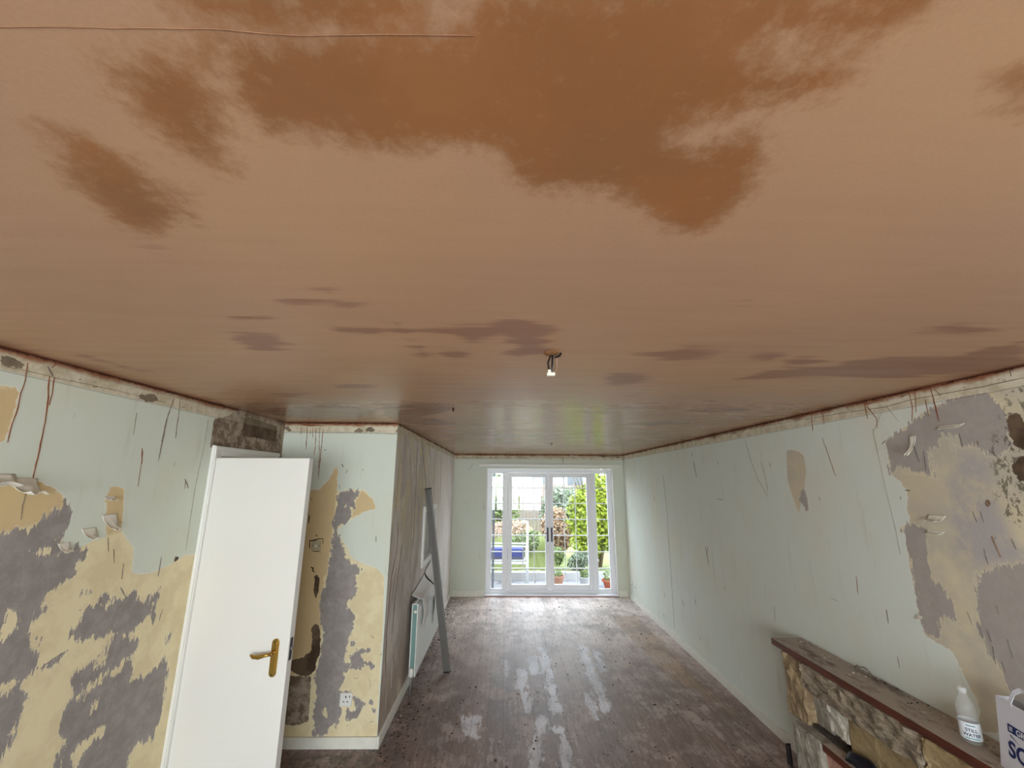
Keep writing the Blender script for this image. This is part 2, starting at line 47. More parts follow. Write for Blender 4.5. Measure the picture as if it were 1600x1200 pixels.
MARKS={'left':[([(1.645,2.365),(1.653,2.297),(1.649,2.242),(1.652,2.184),(1.649,2.117),(1.65,2.05)],0.006,'rust'),([(1.734,2.332),(1.755,2.223),(1.765,2.102),(1.768,1.993),(1.772,1.907)],0.007,'rust'),([(1.754,2.332),(1.761,2.26),(1.762,2.214)],0.007,'rust'),([(1.717,2.372),(1.748,2.336)],0.015,'dark'),([(2.379,2.247),(2.38,2.111),(2.377,2.017)],0.009,'dark'),([(1.758,1.9),(1.758,1.814),(1.764,1.761)],0.005,'dark'),([(2.164,1.646),(2.183,1.58)],0.006,'dark'),([(2.208,1.587),(2.228,1.52)],0.005,'dark'),([(2.283,1.511),(2.29,1.435)],0.006,'dark'),([(2.293,1.397),(2.33,1.347)],0.008,'grey'),([(2.406,2.37),(2.384,2.264),(2.374,2.12)],0.007,'dark'),([(2.452,2.379),(2.462,2.257),(2.469,2.147)],0.009,'dark'),([(2.181,2.249),(2.189,2.136)],0.004,'dark'),([(2.258,2.076),(2.273,1.995)],0.009,'rust'),([(2.265,2.064),(2.277,1.882)],0.003,'rust'),([(2.593,1.922),(2.621,1.893),(2.638,1.867)],0.012,'dark'),([(2.605,1.915),(2.608,1.863)],0.008,'dark'),([(2.708,2.292),(2.711,2.111),(2.694,1.877),(2.704,1.508)],0.006,'crack'),([(1.763,2.411),(1.735,2.367)],0.007,'rust'),([(1.931,2.374),(2.259,2.377),(2.547,2.374),(2.813,2.372)],0.004,'crack'),([(1.56,2.329),(1.642,2.332),(1.734,2.332),(1.795,2.331),(1.892,2.335),(2.08,2.337),(2.166,2.336),(2.309,2.334),(2.358,2.336)],0.003,'dark'),([(2.525,1.403),(2.523,1.502)],0.009,'grey'),([(1.977,1.161),(2.03,1.182),(2.073,1.191)],0.006,'grey'),([(2.587,1.162),(2.601,1.216)],0.007,'grey')],'ceil':[([(-0.573,0.375),(-0.501,0.373),(-0.432,0.373),(-0.376,0.372),(-0.321,0.372),(-0.267,0.376),(-0.225,0.377),(-0.139,0.374),(-0.039,0.373)],0.001,'damp_line'),([(-0.586,1.091),(-0.499,1.093)],0.004,'damp_line'),([(-0.849,1.224),(-0.722,1.236)],0.008,'damp_line')],'front':[([(-1.752,2.369),(-1.749,2.298)],0.008,'rust'),([(-1.702,2.37),(-1.696,2.275),(-1.693,2.169)],0.009,'rust'),([(-1.673,2.358),(-1.673,2.298)],0.007,'rust'),([(-1.656,2.358),(-1.644,2.269)],0.007,'rust'),([(-1.625,2.346),(-1.615,2.205),(-1.618,2.123)],0.007,'rust'),([(-1.597,2.358),(-1.578,2.158),(-1.56,1.929)],0.007,'rust'),([(-1.566,2.347),(-1.564,2.217),(-1.561,2.02)],0.008,'rust'),([(-1.766,2.393),(-1.67,2.376),(-1.563,2.373)],0.019,'rust'),([(-1.374,2.052),(-1.364,2.027)],0.016,'black'),([(-1.328,2.01),(-1.337,1.978)],0.011,'black'),([(-1.199,2.016),(-1.195,1.999)],0.011,'black'),([(-1.539,2.167),(-1.521,2.173)],0.011,'black'),([(-1.383,1.879),(-1.373,1.849)],0.011,'dark'),([(-1.046,1.48),(-1.042,1.432)],0.009,'dark'),([(-1.605,1.772),(-1.592,1.756)],0.013,'black'),([(-1.605,1.64),(-1.603,1.575)],0.015,'black'),([(-1.575,1.383),(-1.577,1.441),(-1.473,1.458),(-1.468,1.415)],0.013,'black'),([(-1.546,1.36),(-1.479,1.356)],0.008,'black'),([(-1.546,1.242),(-1.527,1.237),(-1.527,1.211),(-1.512,1.201)],0.015,'black'),([(-1.504,1.181),(-1.482,1.175)],0.014,'black'),([(-1.532,1.484),(-1.519,1.473)],0.015,'black'),([(-1.828,2.321),(-1.545,2.317),(-1.309,2.319),(-0.906,2.306)],0.007,'crack'),([(-1.911,2.368),(-1.9,2.285)],0.01,'black'),([(-1.39,0.677),(-1.359,0.661),(-1.327,0.634)],0.006,'crack'),([(-1.14,0.461),(-1.122,0.45),(-1.099,0.458)],0.006,'crack'),([(-1.019,0.45),(-1.008,0.414),(-1.008,0.373)],0.005,'crack'),([(-1.028,0.747),(-1.003,0.729)],0.008,'grey'),([(-0.994,0.165),(-0.96,0.17)],0.008,'grey'),([(-1.237,0.141),(-1.235,0.121)],0.007,'grey'),([(-1.153,0.15),(-1.157,0.136)],0.007,'grey')],'right':[([(2.916,2.394),(2.929,2.275)],0.009,'rust'),([(2.812,2.395),(2.814,2.3)],0.008,'rust'),([(2.927,2.401),(2.771,2.389)],0.009,'rust'),([(2.466,2.38),(2.464,2.292)],0.008,'rust'),([(2.456,2.368),(2.403,2.283),(2.411,2.225)],0.005,'rust'),([(2.33,2.346),(2.271,2.25)],0.004,'crack'),([(2.178,2.398),(2.176,2.311),(2.194,2.239)],0.005,'rust'),([(2.1,2.336),(2.101,2.252)],0.004,'rust'),([(2.061,2.41),(2.058,2.317),(2.056,2.22)],0.007,'rust'),([(2.144,2.388),(2.161,2.282)],0.004,'rust'),([(2.191,2.409),(2.066,2.398),(1.977,2.397)],0.01,'rust'),([(2.498,2.391),(2.428,2.374),(2.353,2.394)],0.009,'rust'),([(2.044,2.38),(2.02,2.342)],0.004,'rust'),([(2.442,2.229),(2.435,2.058),(2.431,1.887),(2.415,1.669),(2.414,1.544)],0.003,'crack'),([(2.362,2.314),(2.448,2.199),(2.438,2.088)],0.003,'crack'),([(2.851,2.217),(2.828,2.13),(2.785,1.962)],0.007,'brown'),([(3.588,2.087),(3.548,1.971),(3.539,1.848)],0.009,'crack'),([(3.779,2.287),(3.74,2.127),(3.661,1.951),(3.548,1.808)],0.008,'crack'),([(4.887,2.158),(4.833,1.972)],0.023,'dark'),([(4.903,2.246),(4.89,2.211)],0.027,'dark'),([(4.419,1.753),(4.295,1.753)],0.007,'dark'),([(3.471,2.072),(3.462,2.047)],0.017,'dark'),([(2.964,1.827),(2.964,1.797)],0.008,'dark'),([(4.779,1.249),(4.739,1.077)],0.021,'brown'),([(4.718,1.258),(4.768,1.161)],0.015,'brown'),([(2.751,1.366),(2.76,1.263)],0.008,'brown'),([(2.993,1.18),(2.935,1.176)],0.004,'dark'),([(2.574,1.221),(2.575,1.156)],0.004,'grey'),([(3.644,0.968),(3.661,0.843)],0.007,'crack'),([(6.133,0.492),(6.12,0.416)],0.024,'dark'),([(5.531,0.546),(5.494,0.471)],0.02,'dark'),([(5.158,0.639),(5.149,0.589)],0.018,'dark'),([(4.439,0.932),(4.436,0.898)],0.013,'dark'),([(5.868,2.016),(5.819,1.567),(5.836,1.179),(5.838,0.743),(5.859,0.11)],0.016,'crack'),([(2.314,1.883),(2.285,1.879)],0.006,'black'),([(2.401,2.136),(2.372,2.155)],0.008,'black'),([(2.347,1.848),(2.348,1.832)],0.004,'black'),([(5.105,0.279),(5.096,0.232)],0.017,'dark'),([(6.224,0.184),(6.201,0.159)],0.037,'dark'),([(6.285,1.715),(6.274,1.662)],0.027,'dark'),([(4.323,2.132),(4.315,2.094)],0.015,'dark'),([(6.802,2.401),(4.395,2.385),(3.809,2.383),(2.948,2.363),(2.625,2.353),(2.332,2.339),(2.174,2.35),(1.988,2.348),(1.83,2.345),(1.674,2.348)],0.004,'dark'),([(1.715,2.392),(1.716,2.364)],0.003,'black'),([(2.228,2.377),(2.197,2.382)],0.01,'black'),([(3.108,2.386),(3.038,2.381)],0.013,'dark'),([(4.013,2.37),(3.899,2.369)],0.017,'dark'),([(4.346,2.406),(4.347,2.351)],0.033,'black'),([(2.747,2.393),(2.747,2.373)],0.008,'dark'),([(2.596,2.393),(2.594,2.364)],0.007,'rust'),([(2.571,1.23),(2.573,1.156)],0.007,'dark'),([(2.554,0.998),(2.552,0.942)],0.006,'dark'),([(1.941,1.69),(1.922,1.609)],0.013,'brown'),([(1.982,1.636),(1.979,1.57)],0.008,'grey2'),([(2.12,1.339),(2.109,1.288)],0.006,'grey2'),([(2.076,1.292),(2.074,1.245)],0.007,'grey2'),([(1.973,1.273),(1.967,1.203)],0.006,'grey2'),([(2.047,1.289),(2.041,1.239)],0.008,'grey2'),([(1.864,1.693),(1.856,1.649)],0.006,'grey2'),([(1.994,1.796),(1.987,1.746)],0.008,'grey2'),([(1.963,1.798),(1.957,1.749)],0.008,'grey2'),([(1.973,2.151),(1.973,2.09)],0.007,'grey2'),([(1.906,2.11),(1.907,2.091)],0.011,'brown'),([(2.039,1.223),(2.043,1.153)],0.007,'grey2'),([(2.016,1.174),(2.009,1.133)],0.005,'grey2'),([(1.923,1.692),(1.94,1.666)],0.005,'grey2'),([(1.93,1.844),(1.923,1.823)],0.013,'brown'),([(2.217,2.17),(2.2,2.026)],0.014,'grey2'),([(2.164,2.083),(2.172,1.982)],0.01,'grey2'),([(1.983,1.399),(1.983,1.365)],0.006,'grey2'),([(2.313,1.882),(2.285,1.883)],0.008,'black')],'back':[([(-0.918,2.341),(-0.346,2.334),(0.474,2.358),(1.297,2.35),(2.123,2.369)],0.01,'dark'),([(1.05,2.348),(1.061,2.241)],0.014,'dark'),([(-0.588,2.231),(-0.666,2.097)],0.007,'dark'),([(0.886,2.412),(1.422,2.41)],0.018,'black'),([(1.683,2.379),(2.123,2.36)],0.016,'black'),([(-0.384,1.536),(-0.376,1.421)],0.007,'dark'),([(-0.737,1.573),(-0.725,1.548)],0.015,'dark'),([(-0.768,1.066),(-0.757,1.036)],0.009,'dark'),([(-0.431,0.672),(-0.422,0.599)],0.007,'dark'),([(-0.92,2.376),(-0.073,2.374),(0.749,2.39)],0.012,'rust')],'side':[([(4.688,2.408),(4.799,2.276),(5.031,2.0),(5.158,1.84)],0.09,'brown'),([(3.881,1.571),(3.9,1.332),(3.778,1.152),(3.732,0.737),(3.783,0.402)],0.057,'brown'),([(4.078,1.36),(3.954,0.964),(3.902,0.683)],0.037,'dark'),([(3.811,2.089),(3.771,1.817),(3.703,1.511),(3.654,1.177)],0.021,'crack'),([(4.187,2.23),(4.413,1.615),(4.521,1.002),(4.659,0.387)],0.034,'crack'),([(4.298,2.366),(4.307,2.112)],0.09,'cream'),([(4.036,2.278),(4.225,1.986),(4.117,1.779)],0.116,'cream'),([(3.715,2.194),(3.879,1.924),(3.859,1.653)],0.077,'cream'),([(3.868,1.451),(3.847,1.366)],0.116,'white'),([(3.98,0.465),(3.997,0.246)],0.06,'white'),([(4.197,0.386),(4.169,0.322)],0.05,'white'),([(7.082,1.935),(7.154,1.431)],0.333,'white'),([(5.671,2.343),(5.662,2.011),(5.807,1.683)],0.051,'crack'),([(6.238,2.386),(6.349,1.573)],0.051,'crack'),([(3.867,0.369),(3.849,0.153)],0.042,'cream'),([(4.521,2.255),(4.569,1.605),(4.577,1.231)],0.029,'brown'),([(5.177,2.382),(5.33,2.16)],0.073,'brown')]}

H = 2.4; XR = 2.148; XL = -1.892; XB = -0.929; YB = 7.862; YF = 3.657; Y0 = -2.6
DY0, DY1, DZ = 2.865, 3.50, 2.07            # opening in the left wall
FX0, FX1, FZ0, FZ1 = -0.334, 1.958, 0.0, 2.158    # french door opening
HY0, HY1, HZ0, HZ1 = 5.10, 5.86, 1.02, 1.58     # small window in the stair wall

# ------------------------------------------------------------------ node helpers
class Mat:
    def __init__(s, name, rough=0.8, spec=0.3, metal=0.0):
        s.m = bpy.data.materials.new(name); s.m.use_nodes = True; s.t = s.m.node_tree
        s.b = s.t.nodes['Principled BSDF']; s.b.inputs['Roughness'].default_value = rough
        s.b.inputs['Specular IOR Level'].default_value = spec; s.b.inputs['Metallic'].default_value = metal
        s.tc = None
    def n(s, t, **kw):
        nd = s.t.nodes.new(t)
        for k, v in kw.items(): setattr(nd, k, v)
        return nd
    def put(s, inp, v):
        if v is None: return
        if isinstance(v, bpy.types.NodeSocket): s.t.links.new(v, inp)
        elif isinstance(v, (tuple, list)) and len(v) == 3 and inp.type == 'RGBA': inp.default_value = (*v, 1)
        else: inp.default_value = v
    def obj(s):
        if not s.tc: s.tc = s.n('ShaderNodeTexCoord')
        return s.tc.outputs['Object']
    def math(s, op, a, b=None, c=None, clamp=False):
        nd = s.n('ShaderNodeMath', operation=op, use_clamp=clamp)
        s.put(nd.inputs[0], a); s.put(nd.inputs[1], b); s.put(nd.inputs[2], c)
        return nd.outputs[0]
    def add(s, a, b): return s.math('ADD', a, b)
    def mul(s, a, b): return s.math('MULTIPLY', a, b)
    def map(s, scale=(1, 1, 1), rot=(0, 0, 0), loc=(0, 0, 0)):
        nd = s.n('ShaderNodeMapping'); s.put(nd.inputs[0], s.obj())
        nd.inputs['Scale'].default_value = scale; nd.inputs['Rotation'].default_value = rot; nd.inputs['Location'].default_value = loc
        return nd.outputs[0]
    def noise(s, scale, detail=4, rough=0.55, vec=None, dist=0.0):
        nd = s.n('ShaderNodeTexNoise'); s.put(nd.inputs['Vector'], vec or s.obj())
        nd.inputs['Scale'].default_value = scale; nd.inputs['Detail'].default_value = detail
        nd.inputs['Roughness'].default_value = rough; nd.inputs['Distortion'].default_value = dist
        return nd.outputs['Fac']
    def voro(s, scale, vec=None, feature='F1', out='Distance', rand=1.0):
        nd = s.n('ShaderNodeTexVoronoi', feature=feature); s.put(nd.inputs['Vector'], vec or s.obj())
        nd.inputs['Scale'].default_value = scale; nd.inputs['Randomness'].default_value = rand
        return nd.outputs[out]
    def attr(s, name):
        nd = s.n('ShaderNodeAttribute'); nd.attribute_name = name; return nd.outputs['Fac']
    def step(s, v, lo, hi):
        nd = s.n('ShaderNodeMapRange', interpolation_type='SMOOTHSTEP'); s.put(nd.inputs[0], v)
        s.put(nd.inputs[1], lo); s.put(nd.inputs[2], hi); return nd.outputs[0]
    def mix(s, f, a, b):
        nd = s.n('ShaderNodeMix', data_type='RGBA'); s.put(nd.inputs[0], f); s.put(nd.inputs[6], a); s.put(nd.inputs[7], b)
        return nd.outputs[2]
    def xyz(s, i):
        nd = s.n('ShaderNodeSeparateXYZ'); s.put(nd.inputs[0], s.obj()); return nd.outputs[i]
    def bump(s, h, strength=0.3, dist=0.01, nrm=None):
        nd = s.n('ShaderNodeBump'); s.put(nd.inputs['Height'], h); nd.inputs['Strength'].default_value = strength
        nd.inputs['Distance'].default_value = dist; s.put(nd.inputs['Normal'], nrm)
        s.t.links.new(nd.outputs[0], s.b.inputs['Normal']); return nd.outputs[0]
    def col(s, c): s.put(s.b.inputs['Base Color'], c); return s
    def rough(s, r): s.put(s.b.inputs['Roughness'], r)

def srgb(r, g, b):
    f = lambda c: (c / 255 / 12.92) if c <= 10 else ((c / 255 + .055) / 1.055) ** 2.4
    return (f(r), f(g), f(b))

def plain(name, c, rough=.6, spec=.3, metal=0., var=.06, scale=12, bump=0.0, bscale=60):
    m = Mat(name, rough, spec, metal); n = m.noise(scale, 5)
    m.col(m.mix(n, tuple(x * (1 - var * 2) for x in c), tuple(min(1, x * (1 + var * 2)) for x in c)))
    if bump: m.bump(m.noise(bscale, 5), bump, .004)
    return m.m

# ------------------------------------------------------------------ mesh helpers
def tag(o, label=None, cat=None, group=None, kind=None):
    if label: o['label'] = label
    if cat: o['category'] = cat
    if group: o['group'] = group
    if kind: o['kind'] = kind
    return o
def empty(name, loc=(0, 0, 0), **k):
    o = bpy.data.objects.new(name, None); COL.objects.link(o); o.location = loc; o.empty_display_size = .1
    return tag(o, **k)
def root_loc(o):
    v = Vector((0, 0, 0))
    while o: v += o.location; o = o.parent
    return v
class MB:
    def __init__(s): s.v = []; s.f = []; s.m = []
    def poly(s, pts, mat=0):
        b = len(s.v); s.v += [tuple(p) for p in pts]; s.f.append(tuple(range(b, b + len(pts)))); s.m.append(mat); return s
    def box(s, x0, x1, y0, y1, z0, z1, mat=0, T=None):
        b = len(s.v); P = [(x, y, z) for z in (z0, z1) for y in (y0, y1) for x in (x0, x1)]
        if T: P = [tuple(T @ Vector(p)) for p in P]
        s.v += P
        for q in ((0, 2, 3, 1), (4, 5, 7, 6), (0, 1, 5, 4), (2, 6, 7, 3), (0, 4, 6, 2), (1, 3, 7, 5)):
            s.f.append(tuple(b + i for i in q)); s.m.append(mat)
        return s
    def lathe(s, prof, n=20, T=None, mat=0):
        b = len(s.v)
        for r, z in prof:
            for k in range(n):
                a = 2 * PI * k / n; p = Vector((r * math.cos(a), r * math.sin(a), z))
                s.v.append(tuple(T @ p) if T else tuple(p))
        for i in range(len(prof) - 1):
            for k in range(n):
                s.f.append((b + i * n + k, b + i * n + (k + 1) % n, b + (i + 1) * n + (k + 1) % n, b + (i + 1) * n + k)); s.m.append(mat)
        s.f.append(tuple(b + k for k in range(n))[::-1]); s.m.append(mat)
        e = b + (len(prof) - 1) * n; s.f.append(tuple(e + k for k in range(n))); s.m.append(mat)
        return s
    def tube(s, pts, r, n=8, mat=0):
        pts = [Vector(p) for p in pts]; b = len(s.v); R = r if isinstance(r, (list, tuple)) else [r] * len(pts)
        ref = None
        for i, p in enumerate(pts):
            d = (pts[min(i + 1, len(pts) - 1)] - pts[max(i - 1, 0)]).normalized()
            if ref is None: ref = d.orthogonal().normalized()
            u = (ref - d * ref.dot(d)).normalized(); w = d.cross(u); ref = u
            for k in range(n):
                a = 2 * PI * k / n; s.v.append(tuple(p + (u * math.cos(a) + w * math.sin(a)) * R[i]))
        for i in range(len(pts) - 1):
            for k in range(n):
                s.f.append((b + i * n + k, b + i * n + (k + 1) % n, b + (i + 1) * n + (k + 1) % n, b + (i + 1) * n + k)); s.m.append(mat)
        s.f.append(tuple(b + k for k in range(n))[::-1]); s.m.append(mat)
        e = b + (len(pts) - 1) * n; s.f.append(tuple(e + k for k in range(n))); s.m.append(mat)
        return s
    def sheet(s, fn, nu, nv, thick=0.0012, mat=0):          # thin curved sheet with real thickness
        P = [[Vector(fn(i / nu, j / nv)) for j in range(nv + 1)] for i in range(nu + 1)]
        b = len(s.v); N = (nu + 1) * (nv + 1)
        nr = []
        for i in range(nu + 1):
            for j in range(nv + 1):
                a = P[min(i + 1, nu)][j] - P[max(i - 1, 0)][j]; c = P[i][min(j + 1, nv)] - P[i][max(j - 1, 0)]
                x = a.cross(c); nr.append(x.normalized() if x.length > 1e-9 else Vector((0, 0, 1)))
        for side in (0, 1):
            q = 0
            for i in range(nu + 1):
                for j in range(nv + 1):
                    s.v.append(tuple(P[i][j] + nr[q] * thick * side)); q += 1
        ix = lambda i, j, k: b + k * N + i * (nv + 1) + j
        for i in range(nu):
            for j in range(nv):
                s.f.append((ix(i, j, 0), ix(i, j + 1, 0), ix(i + 1, j + 1, 0), ix(i + 1, j, 0))); s.m.append(mat)
                s.f.append((ix(i, j, 1), ix(i + 1, j, 1), ix(i + 1, j + 1, 1), ix(i, j + 1, 1))); s.m.append(mat)
        for i in range(nu):
            s.f.append((ix(i, 0, 0), ix(i + 1, 0, 0), ix(i + 1, 0, 1), ix(i, 0, 1))); s.m.append(mat)
            s.f.append((ix(i, nv, 0), ix(i, nv, 1), ix(i + 1, nv, 1), ix(i + 1, nv, 0))); s.m.append(mat)
        for j in range(nv):
            s.f.append((ix(0, j, 0), ix(0, j, 1), ix(0, j + 1, 1), ix(0, j + 1, 0))); s.m.append(mat)
            s.f.append((ix(nu, j, 0), ix(nu, j + 1, 0), ix(nu, j + 1, 1), ix(nu, j, 1))); s.m.append(mat)
        return s
    def build(s, name, mats, parent=None, bevel=0.0, smooth=False, seg=2, **k):
        off = root_loc(parent) if parent else Vector((0, 0, 0))
        me = bpy.data.meshes.new(name); me.from_pydata([tuple(Vector(v) - off) for v in s.v], [], s.f)
        if not isinstance(mats, (list, tuple)): mats = [mats]
        for m in mats: me.materials.append(m)
        me.polygons.foreach_set('material_index', s.m)
        if smooth: me.polygons.foreach_set('use_smooth', [True] * len(me.polygons))
        me.update()
        o = bpy.data.objects.new(name, me); COL.objects.link(o)
        if parent: o.parent = parent
        if bevel:
            md = o.modifiers.new('bevel', 'BEVEL'); md.width = bevel; md.segments = seg; md.limit_method = 'ANGLE'
        return tag(o, **k)
def bx(name, x0, x1, y0, y1, z0, z1, mat, parent=None, bevel=0.0, **k):
    return MB().box(x0, x1, y0, y1, z0, z1).build(name, mat, parent, bevel, **k)

# signed distance (positive inside) to a set of outlines
def sdf(U, V, polys, clampv=0.5):
    best = np.full(U.shape, -clampv)
    for P in polys:
        P = np.array(P, float)
        lo = P.min(0) - clampv; hi = P.max(0) + clampv
        sel = (U > lo[0]) & (U < hi[0]) & (V > lo[1]) & (V < hi[1])
        if not sel.any(): continue
        u = U[sel]; v = V[sel]; d = np.full(u.shape, 1e9); ins = np.zeros(u.shape, bool)
        for i in range(len(P)):
            a = P[i]; c = P[(i + 1) % len(P)]; e = c - a; L = max(e @ e, 1e-12)
            t = np.clip(((u - a[0]) * e[0] + (v - a[1]) * e[1]) / L, 0, 1)
            d = np.minimum(d, np.hypot(u - a[0] - t * e[0], v - a[1] - t * e[1]))
            if a[1] != c[1]:
                cr = ((a[1] > v) != (c[1] > v)) & (u < (c[0] - a[0]) * (v - a[1]) / (c[1] - a[1]) + a[0])
                ins ^= cr
        sd = np.where(ins, d, -d); best[sel] = np.maximum(best[sel], sd)
    return np.clip(best, -clampv, clampv)

MARK_MATS = None
def surface(name, plane, const, ur, vr, step, layers, holes=(), back=0.1, normal=1, mat=None, marks=(), smat=None):
    """A wall, floor or ceiling: gridded face that carries the outline distances, a solid body behind it, raised drips and cracks."""
    brk = lambda lo, hi, hs: sorted(set([lo, hi] + [h for h in hs if lo < h < hi]))
    ub = brk(ur[0], ur[1], [h[0] for h in holes] + [h[1] for h in holes]); vb = brk(vr[0], vr[1], [h[2] for h in holes] + [h[3] for h in holes])
    def fill(bk):
        out = [bk[0]]
        for a, b in zip(bk, bk[1:]):
            n = max(1, int(math.ceil((b - a) / step))); out += [a + (b - a) * (k + 1) / n for k in range(n)]
        return np.array(out)
    us = fill(ub); vs = fill(vb); U, V = np.meshgrid(us, vs, indexing='ij'); nu, nv = U.shape
    F = {k: (fn(U, V)) for k, fn in layers.items()}
    def P(u, v, w):      # w metres out of the surface
        c = const + normal * w
        return (c, u, v) if plane == 'x' else ((u, c, v) if plane == 'y' else (u, v, c))
    mb = MB(); mb.v = [P(u, v, 0) for u, v in zip(U.ravel().tolist(), V.ravel().tolist())]
    cu = (us[:-1] + us[1:]) / 2; cv = (vs[:-1] + vs[1:]) / 2
    flip = {'x': normal > 0, 'y': normal < 0, 'z': normal > 0}[plane]
    for i in range(nu - 1):
        for j in range(nv - 1):
            if any(h[0] < cu[i] < h[1] and h[2] < cv[j] < h[3] for h in holes): continue
            q = (i * nv + j, (i + 1) * nv + j, (i + 1) * nv + j + 1, i * nv + j + 1)
            mb.f.append(q if flip else q[::-1]); mb.m.append(0)
    nface = len(mb.v)
    def slab(u0, u1, v0, v1):
        if u1 - u0 < 1e-4 or v1 - v0 < 1e-4: return
        a = P(u0, v0, -.0005); b = P(u1, v1, -back)
        mb.box(min(a[0], b[0]), max(a[0], b[0]), min(a[1], b[1]), max(a[1], b[1]), min(a[2], b[2]), max(a[2], b[2]), 1)
    if name == 'wall_stairwell_front': slab(ur[0], ur[1] - .1003, vr[0], vr[1])
    elif holes:
        h = holes[0]; slab(ur[0] + (.0006 if name == 'wall_stairwell_side' else 0), h[0], vr[0], vr[1]); slab(h[1], ur[1], vr[0], vr[1]); slab(h[0], h[1], vr[0], h[2]); slab(h[0], h[1], h[3], vr[1])
    else: slab(ur[0], ur[1], vr[0], vr[1])
    keys = ['rust', 'dark', 'black', 'crack', 'brown', 'grey', 'grey2', 'cream', 'white', 'damp_line', 'dry_line']
    for pts, w, c in marks:
        w = min(w, .03) * .72
        hgt = .0006 if plane == 'z' else .0016; mi = 2 + keys.index(c); Q = []
        pp = [Vector(p) for p in pts]; L = []
        for a, b in zip(pp, pp[1:]):                        # subdivide with a little wander
            n = max(1, int((b - a).length / max(.02, w * 3)))
            L += [a.lerp(b, k / n) + Vector((random.uniform(-.3, .3) * w, random.uniform(-.3, .3) * w)) for k in range(n)]
        L.append(pp[-1]); tot = len(L)
        for k, p in enumerate(L):
            d = (L[min(k + 1, tot - 1)] - L[max(k - 1, 0)]).normalized(); nn = Vector((-d.y, d.x))
            taper = .35 + .65 * min(1, k / 2 + .4) * min(1, (tot - 1 - k) / 2 + .3)
            hw = w * .5 * taper * random.uniform(.6, 1.25); Q.append((p + nn * hw, p - nn * hw))
        b0 = len(mb.v)
        for a, b in Q: mb.v += [P(a.x, a.y, .0002), P(a.x * .8 + b.x * .2, a.y * .8 + b.y * .2, hgt), P(a.x * .2 + b.x * .8, a.y * .2 + b.y * .8, hgt), P(b.x, b.y, .0002)]
        for k in range(tot - 1):
            for e in range(3): mb.f.append((b0 + k * 4 + e, b0 + k * 4 + e + 1, b0 + k * 4 + 5 + e, b0 + k * 4 + 4 + e)); mb.m.append(mi)
    o = mb.build(name, [mat, smat or M['plaster_body']] + [MARK_MATS[k] for k in keys], kind='structure')
    for k, arr in F.items():
        at = o.data.attributes.new(k, 'FLOAT', 'POINT'); full = np.full(len(mb.v), -.5, np.float32); full[:nface] = arr.ravel(); at.data.foreach_set('value', full)
    return o

# ------------------------------------------------------------------ materials
M = {}
M['plaster_body'] = plain('plaster_body', srgb(190, 180, 165), .9)
M['white_paint'] = plain('white_gloss_paint', srgb(226, 226, 220), .35, .4, var=.02)
M['door_paint'] = plain('door_paint', srgb(222, 221, 215), .38, .35, var=.015, scale=3)
M['upvc'] = plain('white_plastic_frame', srgb(238, 240, 244), .3, .4, var=.01)
M['brass'] = plain('brass', srgb(176, 142, 74), .34, .5, 1.0, var=.1, scale=40)
M['dark_metal'] = plain('dark_metal', srgb(58, 55, 62), .4, .5, .6)
M['chrome'] = plain('bronze_lever', srgb(150, 130, 120), .25, .5, 1.0)
M['steel'] = plain('aluminium', srgb(126, 124, 121), .42, .5, .35, var=.05, scale=30)
M['rad'] = plain('radiator_enamel', srgb(220, 224, 220), .35, .4, var=.02)
M['paper'] = plain('wallpaper_back', srgb(218, 214, 200), .85, .2, var=.04, scale=20)
M['paper_white'] = plain('lining_paper', srgb(226, 226, 224), .85, .2, var=.03, scale=14)
M['rubber'] = plain('black_plastic', srgb(22, 24, 34), .35, .4)
MARK_MATS = {k: plain('mark_' + k, srgb(*c), .85, .15, var=.25, scale=60) for k, c in dict(rust=(132, 78, 52), dark=(124, 112, 98), black=(40, 32, 26), crack=(160, 154, 138), brown=(142, 116, 96), grey=(128, 122, 120), grey2=(122, 116, 112), cream=(214, 202, 170), white=(232, 228, 220), damp_line=(140, 100, 74), dry_line=(176, 138, 106)).items()}

